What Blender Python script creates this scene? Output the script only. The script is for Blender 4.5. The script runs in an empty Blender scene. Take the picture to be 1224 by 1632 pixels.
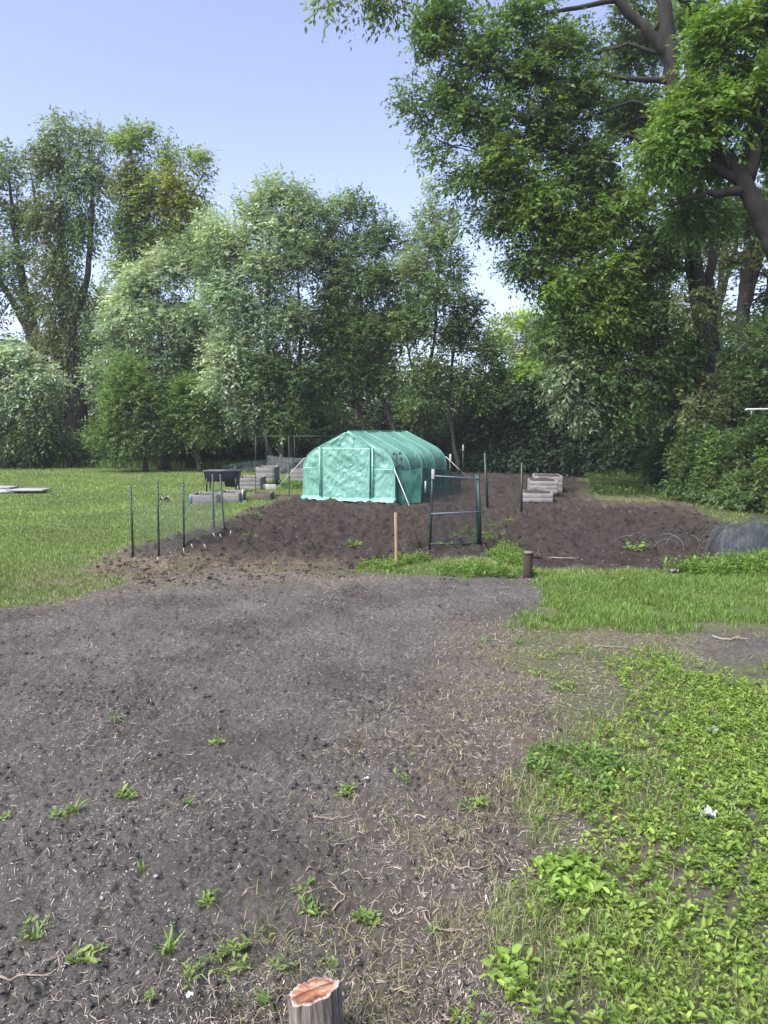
import bpy, math, random
import numpy as np
random.seed(5)
HAZE = 0.0005
RS = np.random.RandomState(11)
R = math.radians
SC = bpy.context.scene

# ---------------------------------------------------------------- camera, sky, sun, exposure
F, CX, CY = 1226.0, 612.0, 816.0
CAMH, PITCH = 2.1, math.atan((816.0-682.0)/1226.0)
cam = bpy.data.cameras.new('camera'); camo = bpy.data.objects.new('camera', cam)
SC.collection.objects.link(camo); SC.camera = camo
cam.sensor_fit = 'VERTICAL'; cam.sensor_height = 36.0; cam.lens = 36.0*F/1632.0
cam.clip_start = 0.05; cam.clip_end = 2000
camo.location = (0, 0, CAMH); camo.rotation_euler = (math.pi/2-PITCH, 0, 0)

SUN_EL, SUN_AZ = 54.0, -130.0    # degrees; azimuth clockwise from the view direction (+Y): brightest sky behind the camera on the left
world = bpy.data.worlds.new("World"); SC.world = world; world.use_nodes = True
wn = world.node_tree.nodes; wl = world.node_tree.links; wn.clear()
sky = wn.new('ShaderNodeTexSky'); sky.sky_type = 'NISHITA'; sky.sun_disc = False
sky.sun_elevation = R(SUN_EL); sky.sun_rotation = R(SUN_AZ); sky.air_density = 1.0; sky.dust_density = 1.2; sky.ozone_density = 3.0
hs = wn.new('ShaderNodeHueSaturation'); hs.inputs['Saturation'].default_value = 0.8
tint = wn.new('ShaderNodeMix'); tint.data_type = 'RGBA'; tint.blend_type = 'MULTIPLY'; tint.inputs[0].default_value = 1.0
tint.inputs[7].default_value = (1.06, 0.97, 1.08, 1)
bgn = wn.new('ShaderNodeBackground'); bgn.inputs[1].default_value = 0.060
wo = wn.new('ShaderNodeOutputWorld')
wl.new(sky.outputs[0], hs.inputs['Color']); wl.new(hs.outputs[0], tint.inputs[6]); wl.new(tint.outputs[2], bgn.inputs[0]); wl.new(bgn.outputs[0], wo.inputs[0])
sl = bpy.data.lights.new('sun', 'SUN'); sl.energy = 2.1; sl.angle = R(46); sl.color = (1.0, 0.96, 0.9)
so = bpy.data.objects.new('sun', sl); SC.collection.objects.link(so)
so.rotation_euler = (R(90-SUN_EL), 0, R(180-SUN_AZ))  # lamp shines along its local -Z
SC.view_settings.view_transform = 'Standard'; SC.view_settings.look = 'None'
SC.view_settings.exposure = 2.22; SC.view_settings.gamma = 1.0
SC.cycles.max_bounces = 8; SC.cycles.transparent_max_bounces = 24
SC.cycles.diffuse_bounces = 5; SC.cycles.glossy_bounces = 2

# ---------------------------------------------------------------- projection helpers (a place in the world seen at a pixel of the photo)
cp, sp = math.cos(PITCH), math.sin(PITCH)
def ray(px, py):
    u = (px-CX)/F; v = -(py-CY)/F
    return u, cp+v*sp, v*cp-sp
def P(px, py, Y):
    x, y, z = ray(px, py); k = Y/y
    return (x*k, Y, CAMH+z*k)
def G(px, py, z0=0.0):
    x, y, z = ray(px, py); k = (z0-CAMH)/z
    return (x*k, y*k)

# ---------------------------------------------------------------- noise
_T = np.random.RandomState(3).rand(256, 256)
def vn(x, y):
    xi = np.floor(x).astype(int); yi = np.floor(y).astype(int)
    fx = x-xi; fy = y-yi; fx = fx*fx*(3-2*fx); fy = fy*fy*(3-2*fy)
    a = _T[xi & 255, yi & 255]; b = _T[(xi+1) & 255, yi & 255]; c = _T[xi & 255, (yi+1) & 255]; d = _T[(xi+1) & 255, (yi+1) & 255]
    return (a*(1-fx)+b*fx)*(1-fy)+(c*(1-fx)+d*fx)*fy
def fbm(x, y, o=4, s=0.0):
    r = 0; a = 0.5; t = 0
    for i in range(o):
        r = r+a*vn(x+s+i*17.3, y-s+i*9.1); t += a; a *= 0.5; x = x*2.03; y = y*2.03
    return r/t

# ---------------------------------------------------------------- ground regions
def poly(pts): return np.array([G(*p) for p in pts])
def sdist(pl, x, y):
    """signed distance, positive inside"""
    x = np.asarray(x, float); y = np.asarray(y, float)
    d = np.full(x.shape, 1e9); ins = np.zeros(x.shape, bool); n = len(pl)
    for i in range(n):
        ax, ay = pl[i]; bx, by = pl[(i+1) % n]
        ex, ey = bx-ax, by-ay; L = ex*ex+ey*ey+1e-12
        t = np.clip(((x-ax)*ex+(y-ay)*ey)/L, 0, 1)
        d = np.minimum(d, np.hypot(x-ax-t*ex, y-ay-t*ey))
        c = (ay > y) != (by > y)
        xx = ax+(y-ay)*ex/(ey if abs(ey) > 1e-9 else 1e-9)
        ins ^= c & (x < xx)
    return np.where(ins, d, -d)
S1 = poly([(-1300,1500),(-400,1062),(0,970),(150,940),(215,922),(330,912),(480,908),(600,914),(740,922),(850,916),(872,955),(822,1003),(835,1060),(870,1120),(870,1200),(850,1300),(840,1450),(850,1632),(850,2600),(-1300,2600)])
S2 = poly([(120,912),(240,868),(330,838),(400,813),(440,800),(485,796),(560,770),(640,752),(740,748),(860,744),(925,752),(945,785),(965,800),(1090,806),(1150,830),(1224,868),(1500,960),(1500,990),(1224,904),(1000,908),(850,905),(800,890),(700,888),(575,905),(560,925),(380,925),(240,932),(180,925)])
S3 = poly([(1085,1003),(1150,993),(1224,1000),(1500,1040),(1500,1110),(1224,1062),(1140,1058),(1100,1035)])
DRY1 = poly([(20,935),(90,905),(210,878),(300,880),(420,890),(560,898),(600,915),(560,925),(330,925),(160,950),(40,955)])
DRY2 = poly([(790,1000),(840,992),(1100,1000),(1110,1045),(1000,1050),(960,1100),(900,1200),(870,1260),(860,1500),(780,1632),(640,1632),(700,1300),(760,1100)])
DRY3 = poly([(930,775),(1060,785),(1160,800),(1224,845),(1200,850),(1090,810),(960,805)])
COVER = poly([(930,1045),(1010,1025),(1120,1055),(1224,1060),(1500,1110),(1600,2600),(800,2600),(830,1632),(860,1430),(850,1390),(880,1300),(855,1240),(890,1190),(950,1160)])
STRIP = poly([(850,918),(1000,915),(1224,910),(1500,1000),(1500,1040),(1224,990),(1150,993),(1080,1003),(820,1005),(875,955)])
WEEDM = poly([(560,900),(640,893),(730,892),(760,880),(800,872),(845,890),(850,920),(740,922),(640,915)])
WEEDR = poly([(1060,915),(1090,900),(1224,896),(1400,930),(1400,950),(1224,918),(1150,920)])
WEEDC = poly([(690,868),(735,848),(765,852),(790,838),(815,850),(800,880),(700,872)])

def jit(x, y, a):
    return x+a*(fbm(x*1.3, y*1.3, 4, 5)-.5)*2, y+a*(fbm(x*1.3, y*1.3, 4, 31)-.5)*2
def sm(d, w): return np.clip(d/w*.5+.5, 0, 1)
def masks(x, y):
    a = 0.25+0.012*np.maximum(y, 0)
    jx, jy = jit(x, y, a)
    w = 0.10+0.008*np.maximum(y, 0)
    s1 = sm(sdist(S1, jx, jy), w); s2 = sm(sdist(S2, jx, jy), w*1.3); s3 = sm(sdist(S3, jx, jy), w*2)
    dr = np.maximum(np.maximum(sm(sdist(DRY1, jx, jy), .8), sm(sdist(DRY2, jx, jy), .9)), sm(sdist(DRY3, jx, jy), .8))
    return s1, s2, s3, dr
def height_m(x, y, s1, s2, s3):
    z = 0.05*(fbm(x*.25, y*.25, 2, 3)-.5)
    f1 = 0.12*(fbm(x*1.1, y*1.1, 3, 9)-.5)+0.085*(fbm(x*5, y*6, 4, 2)-.5)+0.046*np.abs(fbm(x*17, y*17, 3, 8)-.5)*2
    f2 = 0.20*(fbm(x*1.2+y*.3, y*2.2, 3, 4)-.5)-0.9*np.maximum(fbm(x*2.6, y*3.6, 3, 14)-.52, 0)+0.20*np.abs(fbm(x*5, y*6, 3, 6)-.5)*2
    f2 = f2*np.clip((y-10.5)/3.5, .3, 1)
    g = 0.03*(fbm(x*2.5, y*2.5, 3, 22)-.5)
    s = np.clip(s1+s2+s3, 0, 1)
    return z-0.01*s+f1*np.maximum(s1, s3)*1.0+f2*s2*(1-s1)+g*(1-s)
def height(x, y):
    x = np.asarray(x, float); y = np.asarray(y, float)
    s1, s2, s3, dr = masks(x, y)
    return height_m(x, y, s1, s2, s3)
def hz(x, y): return float(height(np.array([x]), np.array([y]))[0])
def GZ(px, py):
    x, y = G(px, py); return (x, y, hz(x, y))

# ---------------------------------------------------------------- mesh helpers
def make_mesh(name, V, faces, mat, parent=None, col=None, smooth=False, attrs=None):
    """V (N,3); faces: list of int arrays (M,k)"""
    V = np.asarray(V, np.float32)
    faces = [np.asarray(f, np.int32) for f in faces if len(f)]
    me = bpy.data.meshes.new(name)
    me.vertices.add(len(V)); me.vertices.foreach_set('co', V.ravel())
    nl = sum(f.size for f in faces); nf = sum(len(f) for f in faces)
    me.loops.add(nl); me.loops.foreach_set('vertex_index', np.concatenate([f.ravel() for f in faces]))
    me.polygons.add(nf)
    tot = np.concatenate([np.full(len(f), f.shape[1], np.int32) for f in faces])
    st = np.concatenate([[0], np.cumsum(tot)[:-1]]).astype(np.int32)
    me.polygons.foreach_set('loop_start', st)
    try: me.polygons.foreach_set('loop_total', tot)
    except Exception: pass
    if smooth: me.polygons.foreach_set('use_smooth', np.ones(nf, bool))
    if col is not None:
        a = me.color_attributes.new('Col', 'FLOAT_COLOR', 'POINT')
        c = np.ones((len(V), 4), np.float32); c[:, :3] = col
        a.data.foreach_set('color', c.ravel())
    if attrs:
        for k, v in attrs.items():
            a = me.attributes.new(k, 'FLOAT', 'POINT'); a.data.foreach_set('value', np.asarray(v, np.float32))
    me.update(calc_edges=True); me.validate()
    if mat: me.materials.append(mat)
    o = bpy.data.objects.new(name, me); SC.collection.objects.link(o)
    if parent: o.parent = parent
    return o
class MB:
    """collects shapes into one mesh"""
    def __init__(s): s.V = []; s.F3 = []; s.F4 = []; s.n = 0
    def add(s, V, F):
        V = np.asarray(V, float); s.V.append(V)
        for f in F:
            f = np.asarray(f, int)+s.n
            (s.F3 if f.shape[-1] == 3 else s.F4).append(f.reshape(-1, f.shape[-1]))
        s.n += len(V)
    def tube(s, pts, rad, k=6, cap=True, squash=1.0, rough=0.):
        pts = np.asarray(pts, float); n = len(pts)
        rad = np.broadcast_to(np.asarray(rad, float), (n,))
        T = np.gradient(pts, axis=0); T /= np.linalg.norm(T, axis=1)[:, None]+1e-9
        ref = np.array([0., 0, 1]) if abs(T[0][2]) < .8 else np.array([1., 0, 0])
        A = np.cross(T, ref); A /= np.linalg.norm(A, axis=1)[:, None]+1e-9
        B = np.cross(T, A)
        th = np.arange(k)/k*2*math.pi
        rm = np.ones((n, k))
        if rough: ii_, kk_ = np.meshgrid(np.arange(n)*.35, np.arange(k)*1.0, indexing='ij'); rm = 1+rough*2*(fbm(ii_+pts[0][0]*3, kk_*.9, 2, 3)-.5)+rough*((np.arange(k) % 2)*1.2-.6)[None, :]
        V = pts[:, None, :]+(rad[:, None]*rm)[:, :, None]*(np.cos(th)[None, :, None]*A[:, None, :]+squash*np.sin(th)[None, :, None]*B[:, None, :])
        V = V.reshape(-1, 3)
        i = np.arange(n-1)[:, None]*k; j = np.arange(k)[None, :]; j2 = (j+1) % k
        Q = np.stack([i+j, i+j2, i+k+j2, i+k+j], -1).reshape(-1, 4)
        if cap:
            V = np.vstack([V, pts[0], pts[-1]]); a = n*k; jj = np.arange(k); j3 = (jj+1) % k
            T1 = np.stack([np.full(k, a), j3, jj], -1); T2 = np.stack([np.full(k, a+1), (n-1)*k+jj, (n-1)*k+j3], -1)
            s.add(V, [Q, T1, T2])
        else: s.add(V, [Q])
        return s
    def box(s, c, size, rot=0.0, taper=1.0, M=None):
        hx, hy, hh = size[0]/2, size[1]/2, size[2]/2
        V = np.array([[-hx*taper, -hy*taper, -hh], [hx*taper, -hy*taper, -hh], [hx*taper, hy*taper, -hh], [-hx*taper, hy*taper, -hh],
                      [-hx, -hy, hh], [hx, -hy, hh], [hx, hy, hh], [-hx, hy, hh]])
        cr, sr = math.cos(rot), math.sin(rot)
        V = V@np.array([[cr, sr, 0], [-sr, cr, 0], [0, 0, 1]])+np.asarray(c)
        s.add(V, [np.array([[0, 3, 2, 1], [4, 5, 6, 7], [0, 1, 5, 4], [1, 2, 6, 5], [2, 3, 7, 6], [3, 0, 4, 7]])])
        return s
    def build(s, name, mat, parent=None, smooth=False, col=None):
        fs = []
        if s.F4: fs.append(np.vstack(s.F4))
        if s.F3: fs.append(np.vstack(s.F3))
        return make_mesh(name, np.vstack(s.V), fs, mat, parent, smooth=smooth, col=col)
def bevel(o, w=0.006, seg=2):
    m = o.modifiers.new('bevel', 'BEVEL'); m.width = w; m.segments = seg; m.limit_method = 'ANGLE'; return o
def thing(name, label, cat, loc=(0, 0, 0), rot=0.0, group=None):
    o = bpy.data.objects.new(name, None); SC.collection.objects.link(o); o.empty_display_size = .2
    o.location = loc; o.rotation_euler = (0, 0, rot); o['label'] = label; o['category'] = cat
    if group: o['group'] = group
    return o
def tag(o, label, cat, group=None, kind=None):
    o['label'] = label; o['category'] = cat
    if group: o['group'] = group
    if kind: o['kind'] = kind
    return o

# ---------------------------------------------------------------- materials
def new_mat(name):
    m = bpy.data.materials.new(name); m.use_nodes = True
    nt = m.node_tree; b = nt.nodes['Principled BSDF']; return m, nt, b
def simple(name, c, rough=.6, metal=0, nscale=20, namt=.25, bump=.2, bscale=60, spec=.4, stretch=None, trans=0):
    m, nt, b = new_mat(name)
    N = nt.nodes; L = nt.links
    tc = N.new('ShaderNodeTexCoord'); src = tc.outputs['Object']
    if stretch:
        mp = N.new('ShaderNodeMapping'); mp.inputs['Scale'].default_value = stretch; L.new(src, mp.inputs[0]); src = mp.outputs[0]
    n1 = N.new('ShaderNodeTexNoise'); n1.inputs['Scale'].default_value = nscale; n1.inputs['Detail'].default_value = 5; L.new(src, n1.inputs['Vector'])
    cr = N.new('ShaderNodeValToRGB'); e = cr.color_ramp.elements
    e[0].position = .3; e[1].position = .7
    e[0].color = tuple(v*(1-namt) for v in c)+(1,); e[1].color = tuple(min(1, v*(1+namt)) for v in c)+(1,)
    L.new(n1.outputs[0], cr.inputs[0]); L.new(cr.outputs[0], b.inputs['Base Color'])
    n2 = N.new('ShaderNodeTexNoise'); n2.inputs['Scale'].default_value = bscale; n2.inputs['Detail'].default_value = 4; L.new(src, n2.inputs['Vector'])
    bp = N.new('ShaderNodeBump'); bp.inputs['Strength'].default_value = bump; bp.inputs['Distance'].default_value = .01
    L.new(n2.outputs[0], bp.inputs['Height']); L.new(bp.outputs[0], b.inputs['Normal'])
    b.inputs['Roughness'].default_value = rough; b.inputs['Metallic'].default_value = metal
    b.inputs['Specular IOR Level'].default_value = spec
    return m
def leaf_mat(name, rough=.5, tr=.3, spec=.35):
    m, nt, b = new_mat(name); N = nt.nodes; L = nt.links
    at = N.new('ShaderNodeAttribute'); at.attribute_name = 'Col'
    L.new(at.outputs['Color'], b.inputs['Base Color'])
    b.inputs['Roughness'].default_value = rough; b.inputs['Specular IOR Level'].default_value = spec
    t = N.new('ShaderNodeBsdfTranslucent')
    mu = N.new('ShaderNodeMix'); mu.data_type = 'RGBA'; mu.blend_type = 'MULTIPLY'; mu.inputs[0].default_value = 1; mu.inputs[7].default_value = (1.25, 1.35, .6, 1)
    L.new(at.outputs['Color'], mu.inputs[6]); L.new(mu.outputs[2], t.inputs[0])
    mx = N.new('ShaderNodeMixShader'); mx.inputs[0].default_value = tr
    L.new(b.outputs[0], mx.inputs[1]); L.new(t.outputs[0], mx.inputs[2]); L.new(mx.outputs[0], N['Material Output'].inputs[0])
    return m
M_LEAF = leaf_mat('leaf', .55, .42, .3); M_SILVER = leaf_mat('glossy_leaf', .5, .35, .45); M_GRASS = leaf_mat('grass_blade', .5, .35, .3)
M_BARK = simple('bark', (.019, .017, .015), .9, nscale=6, namt=.45, bump=.9, bscale=14, stretch=(1, 1, .2))
M_BARKD = simple('dark_bark', (.036, .031, .026), .95, nscale=6, namt=.4, bump=.9, bscale=14, stretch=(1, 1, .25))
M_POST = simple('green_painted_steel', (.006, .026, .022), .5, nscale=30, namt=.3, spec=.5)
M_DARK = simple('black_plastic', (.014, .015, .017), .5, spec=.4)
M_BLACKNET = simple('black_net', (.03, .035, .04), .6)
M_GREYNET = simple('grey_green_net', (.13, .15, .14), .6)
M_TUB = simple('charcoal_plastic', (.013, .014, .021), .45, nscale=4, namt=.2, bump=.05)
M_WOOD = simple('weathered_grey_wood', (.20, .19, .185), .85, nscale=5, namt=.35, bump=.5, bscale=18, stretch=(1, 9, 9))
M_WOODF = simple('weathered_brown_wood', (.10, .083, .065), .85, nscale=5, namt=.4, bump=.5, bscale=18, stretch=(1, 9, 9))
M_STAKE = simple('pale_wood_stake', (.28, .19, .11), .7, nscale=7, namt=.25, bump=.3, bscale=20, stretch=(8, 8, .8))
M_RUST = simple('rusty_iron', (.042, .029, .024), .85, nscale=25, namt=.45, bump=.8, bscale=50)
M_WHITE = simple('white_plastic', (.36, .37, .38), .45, nscale=8, namt=.08, bump=.05)
M_GREY = simple('galvanised_steel', (.32, .34, .35), .45, .5, nscale=20, namt=.2)
M_BLUE = simple('pale_blue_cord', (.12, .145, .19), .5)
M_ROPE = simple('pale_strap', (.42, .47, .43), .7)
M_CONC = simple('pale_grey_board', (.26, .26, .275), .8, nscale=4, namt=.2)
M_COMPOST = simple('compost', (.035, .028, .022), .95, nscale=25, namt=.4, bump=1, bscale=30)
M_BLOCK = simple('whitish_block', (.33, .33, .32), .85, nscale=8, namt=.2)

def ground_mat():
    m, nt, b = new_mat('ground_soil_and_turf'); N = nt.nodes; L = nt.links
    def noise(scale, det=6, rough=.6):
        g = N.new('ShaderNodeNewGeometry'); n = N.new('ShaderNodeTexNoise'); n.inputs['Scale'].default_value = scale; n.inputs['Detail'].default_value = det
        n.inputs['Roughness'].default_value = rough; L.new(g.outputs['Position'], n.inputs['Vector']); return n.outputs[0]
    def ramp(src, stops):
        r = N.new('ShaderNodeValToRGB'); e = r.color_ramp.elements
        while len(e) < len(stops): e.new(.5)
        for i, (p, c) in enumerate(stops): e[i].position = p; e[i].color = tuple(c)+(1,)
        L.new(src, r.inputs[0]); return r.outputs[0]
    def mix(f, a, c, bt='MIX'):
        x = N.new('ShaderNodeMix'); x.data_type = 'RGBA'; x.blend_type = bt
        if isinstance(f, float): x.inputs[0].default_value = f
        else: L.new(f, x.inputs[0])
        L.new(a, x.inputs[6]); L.new(c, x.inputs[7]); return x.outputs[2]
    def attr(n):
        a = N.new('ShaderNodeAttribute'); a.attribute_name = n; return a.outputs['Fac']
    soil_a = ramp(noise(.9, 5), [(.3, (.088, .077, .069)), (.5, (.134, .124, .115)), (.7, (.172, .162, .153))])
    soil_b = ramp(noise(38, 8, .7), [(.3, (.45, .45, .46)), (.5, (.9, .9, .9)), (.7, (1.5, 1.48, 1.44))])
    soil = mix(1.0, soil_a, soil_b, 'MULTIPLY')
    gs_a = ramp(noise(1.6, 5), [(.3, (.044, .036, .031)), (.6, (.064, .053, .046)), (.8, (.085, .072, .063))])
    gsoil = mix(1.0, gs_a, soil_b, 'MULTIPLY')
    soil = mix(attr('garden'), soil, gsoil)
    gr_a = ramp(noise(.5, 6), [(.25, (.075, .115, .03)), (.5, (.11, .16, .045)), (.75, (.16, .205, .075))])
    gr_b = ramp(noise(22, 8, .75), [(.3, (.45, .5, .4)), (.5, (1, 1, 1)), (.72, (1.5, 1.4, 1.3))])
    gr = mix(1.0, gr_a, gr_b, 'MULTIPLY')
    dry = ramp(noise(16, 8, .75), [(.3, (.06, .048, .038)), (.5, (.17, .14, .105)), (.7, (.30, .26, .19))])
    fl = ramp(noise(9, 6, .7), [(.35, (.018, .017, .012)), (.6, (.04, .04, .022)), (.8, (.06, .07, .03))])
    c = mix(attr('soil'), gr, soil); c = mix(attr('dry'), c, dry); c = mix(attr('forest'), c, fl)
    L.new(c, b.inputs['Base Color']); b.inputs['Roughness'].default_value = .95; b.inputs['Specular IOR Level'].default_value = .15
    ad = N.new('ShaderNodeMath'); ad.operation = 'ADD'; L.new(noise(45, 8, .7), ad.inputs[0]); L.new(noise(160, 4, .7), ad.inputs[1])
    bp = N.new('ShaderNodeBump'); bp.inputs['Strength'].default_value = 1.0; bp.inputs['Distance'].default_value = .028
    L.new(ad.outputs[0], bp.inputs['Height']); L.new(bp.outputs[0], b.inputs['Normal'])
    return m
M_GROUND = ground_mat()

# ---------------------------------------------------------------- ground
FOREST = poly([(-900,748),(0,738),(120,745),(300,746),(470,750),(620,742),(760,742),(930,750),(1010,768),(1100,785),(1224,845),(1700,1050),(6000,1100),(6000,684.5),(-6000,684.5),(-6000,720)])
def build_ground():
    ly = np.arange(math.log(1.0), math.log(75.0), .0031); ys = np.exp(ly)
    ts = np.tan(np.linspace(-math.atan(.95), math.atan(.95), 620))
    Yg, Tg = np.meshgrid(ys, ts, indexing='ij'); X = Yg*Tg; Y = Yg
    s1, s2, s3, dr = masks(X, Y)
    s2 = s2*(1-s1); Z = height_m(X, Y, s1, s2, s3)
    dryn = dr*np.maximum(.55, sm(fbm(X*2.2, Y*2.2, 4, 7)-.45, .25))
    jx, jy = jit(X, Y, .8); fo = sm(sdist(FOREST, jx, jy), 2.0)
    soil = np.clip(s1+s2+s3, 0, 1)
    jx2, jy2 = jit(X, Y, .35); cov = sm(sdist(COVER, jx2, jy2), .6)
    soil = np.maximum(soil, cov*.95); dryn = np.maximum(dryn, cov*sm(fbm(X*2.4, Y*2.4, 3, 70)-.5, .2)*.8)
    V = np.stack([X, Y, Z], -1).reshape(-1, 3)
    n, m = X.shape
    i = np.arange(n-1)[:, None]*m; j = np.arange(m-1)[None, :]
    Q = np.stack([i+j, i+j+1, i+m+j+1, i+m+j], -1).reshape(-1, 4)
    at = {'soil': soil.ravel(), 'garden': s2.ravel(), 'dry': dryn.ravel(), 'forest': fo.ravel()}
    k1 = (s1 > .5).ravel()[Q[:, 0]]; k2 = (s2 > .5).ravel()[Q[:, 0]] & ~k1
    for nm, sel in (('tilled_soil', k1), ('garden_soil', k2), ('lawn', ~(k1 | k2))):
        q = Q[sel]; u, inv = np.unique(q, return_inverse=True)
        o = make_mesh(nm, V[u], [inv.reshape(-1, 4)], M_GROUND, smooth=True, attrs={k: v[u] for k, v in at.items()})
        o['kind'] = 'structure'
    # far sheet under and beyond
    g = MB(); ys2 = np.array([-50, 0, 20, 50, 90, 140, 200.]); xs2 = np.array([-150, -90, -40, 0, 40, 90, 150.])
    XX, YY = np.meshgrid(xs2, ys2); V2 = np.stack([XX.ravel(), YY.ravel(), np.full(XX.size, -.16)], -1)
    ii = np.arange(6)[:, None]*7; jj = np.arange(6)[None, :]
    Q2 = np.stack([ii+jj, ii+jj+1, ii+8+jj, ii+7+jj], -1).reshape(-1, 4)
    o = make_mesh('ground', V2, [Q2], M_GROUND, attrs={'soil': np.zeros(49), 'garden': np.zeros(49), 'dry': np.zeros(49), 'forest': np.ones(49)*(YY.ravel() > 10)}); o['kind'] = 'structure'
build_ground()

# ---------------------------------------------------------------- leaves
def nrm(a): return a/(np.linalg.norm(a, axis=-1, keepdims=True)+1e-9)
def leaf4(o, d, nrmv, L, W, fold=.2):
    s = nrm(np.cross(d, nrmv)); n = np.cross(s, d)
    L = L[:, None]; W = W[:, None]
    mid = o+d*L*.45
    V = np.stack([o, mid+s*W*.5+n*W*fold, o+d*L, mid-s*W*.5+n*W*fold], 1).reshape(-1, 3)
    return V, np.arange(len(V)).reshape(-1, 4)
def leaf6(o, d, nrmv, L, W, fold=.18, curl=.12):
    s = nrm(np.cross(d, nrmv)); n = np.cross(s, d); L = L[:, None]; W = W[:, None]
    a = o+d*L*.28; b = o+d*L*.66
    V = np.stack([o-n*L*curl*.3, a+s*W*.46+n*W*fold, b+s*W*.38+n*W*fold, o+d*L-n*L*curl, b-s*W*.38+n*W*fold, a-s*W*.46+n*W*fold], 1).reshape(-1, 3)
    i = np.arange(len(o))[:, None]*6
    F_ = np.concatenate([i+np.array([[0, 1, 2, 3]]), i+np.array([[0, 3, 4, 5]])])
    return V, F_
def rball(n, p=3.0):
    v = nrm(RS.normal(size=(n, 3))); return v*(RS.rand(n, 1)**(1/p))
def sprays(C, Rr, col, twigs, nl, tl, leafL, droop, up, outc, spread=.55, var=.22, asp=.42):
    """leaf sprays round sub-cluster centres C"""
    S = len(C); n = S*twigs
    off = rball(n, 2.2)*np.repeat(Rr, twigs)[:, None]*np.array([1, 1, .8])
    o = np.repeat(C, twigs, 0)+off
    outd = nrm(np.repeat(C-outc, twigs, 0))
    d = nrm(nrm(off)*.7+outd*.5+RS.normal(size=(n, 3))*spread+np.array([0, 0, up]))
    tlen = tl*(.6+.8*RS.rand(n))
    m = n*nl
    t = np.tile((np.arange(nl)+.6)/nl, n)
    pos = np.repeat(o, nl, 0)+np.repeat(d, nl, 0)*(t*np.repeat(tlen, nl))[:, None]
    pos[:, 2] -= droop*np.repeat(tlen, nl)*t*t
    side = nrm(np.cross(np.repeat(d, nl, 0), np.array([0, 0, 1.])+RS.normal(size=(m, 3))*.35))
    sg = np.where(np.arange(m) % 2 == 0, 1., -1.)[:, None]
    ld = nrm(np.repeat(d, nl, 0)*.7+side*sg*.9+RS.normal(size=(m, 3))*.25+np.array([0, 0, -.25-droop*.5]))
    nv = nrm(np.array([0, 0, 1.])+RS.normal(size=(m, 3))*.55)
    LL = leafL*(.45+1.05*RS.rand(m)**1.2); V, Fc = leaf4(pos, ld, nv, LL, LL*asp*(.8+.4*RS.rand(m)))
    cs = np.repeat(col*(1+var*RS.normal(size=(S, 1))*.8+np.array([.6, .1, -.2])*RS.normal(size=(S, 1))*var*.5), twigs*nl, 0)
    c = cs*(1+.16*RS.normal(size=(m, 1)))
    return V, Fc, np.repeat(np.clip(c, .012, .9), 4, 0)
def curve(a, b, bend, n=6, sag=0):
    a = np.asarray(a, float); b = np.asarray(b, float); t = np.linspace(0, 1, n)[:, None]
    L = np.linalg.norm(b-a); w = RS.normal(size=3)*bend*L
    p = a+(b-a)*t+w*(t*(1-t))*2+RS.normal(size=(n, 3))*bend*.12*L*np.sin(t*math.pi)
    p[:, 2] += sag*L*(t*(1-t))[:, 0]*2
    return p
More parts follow.
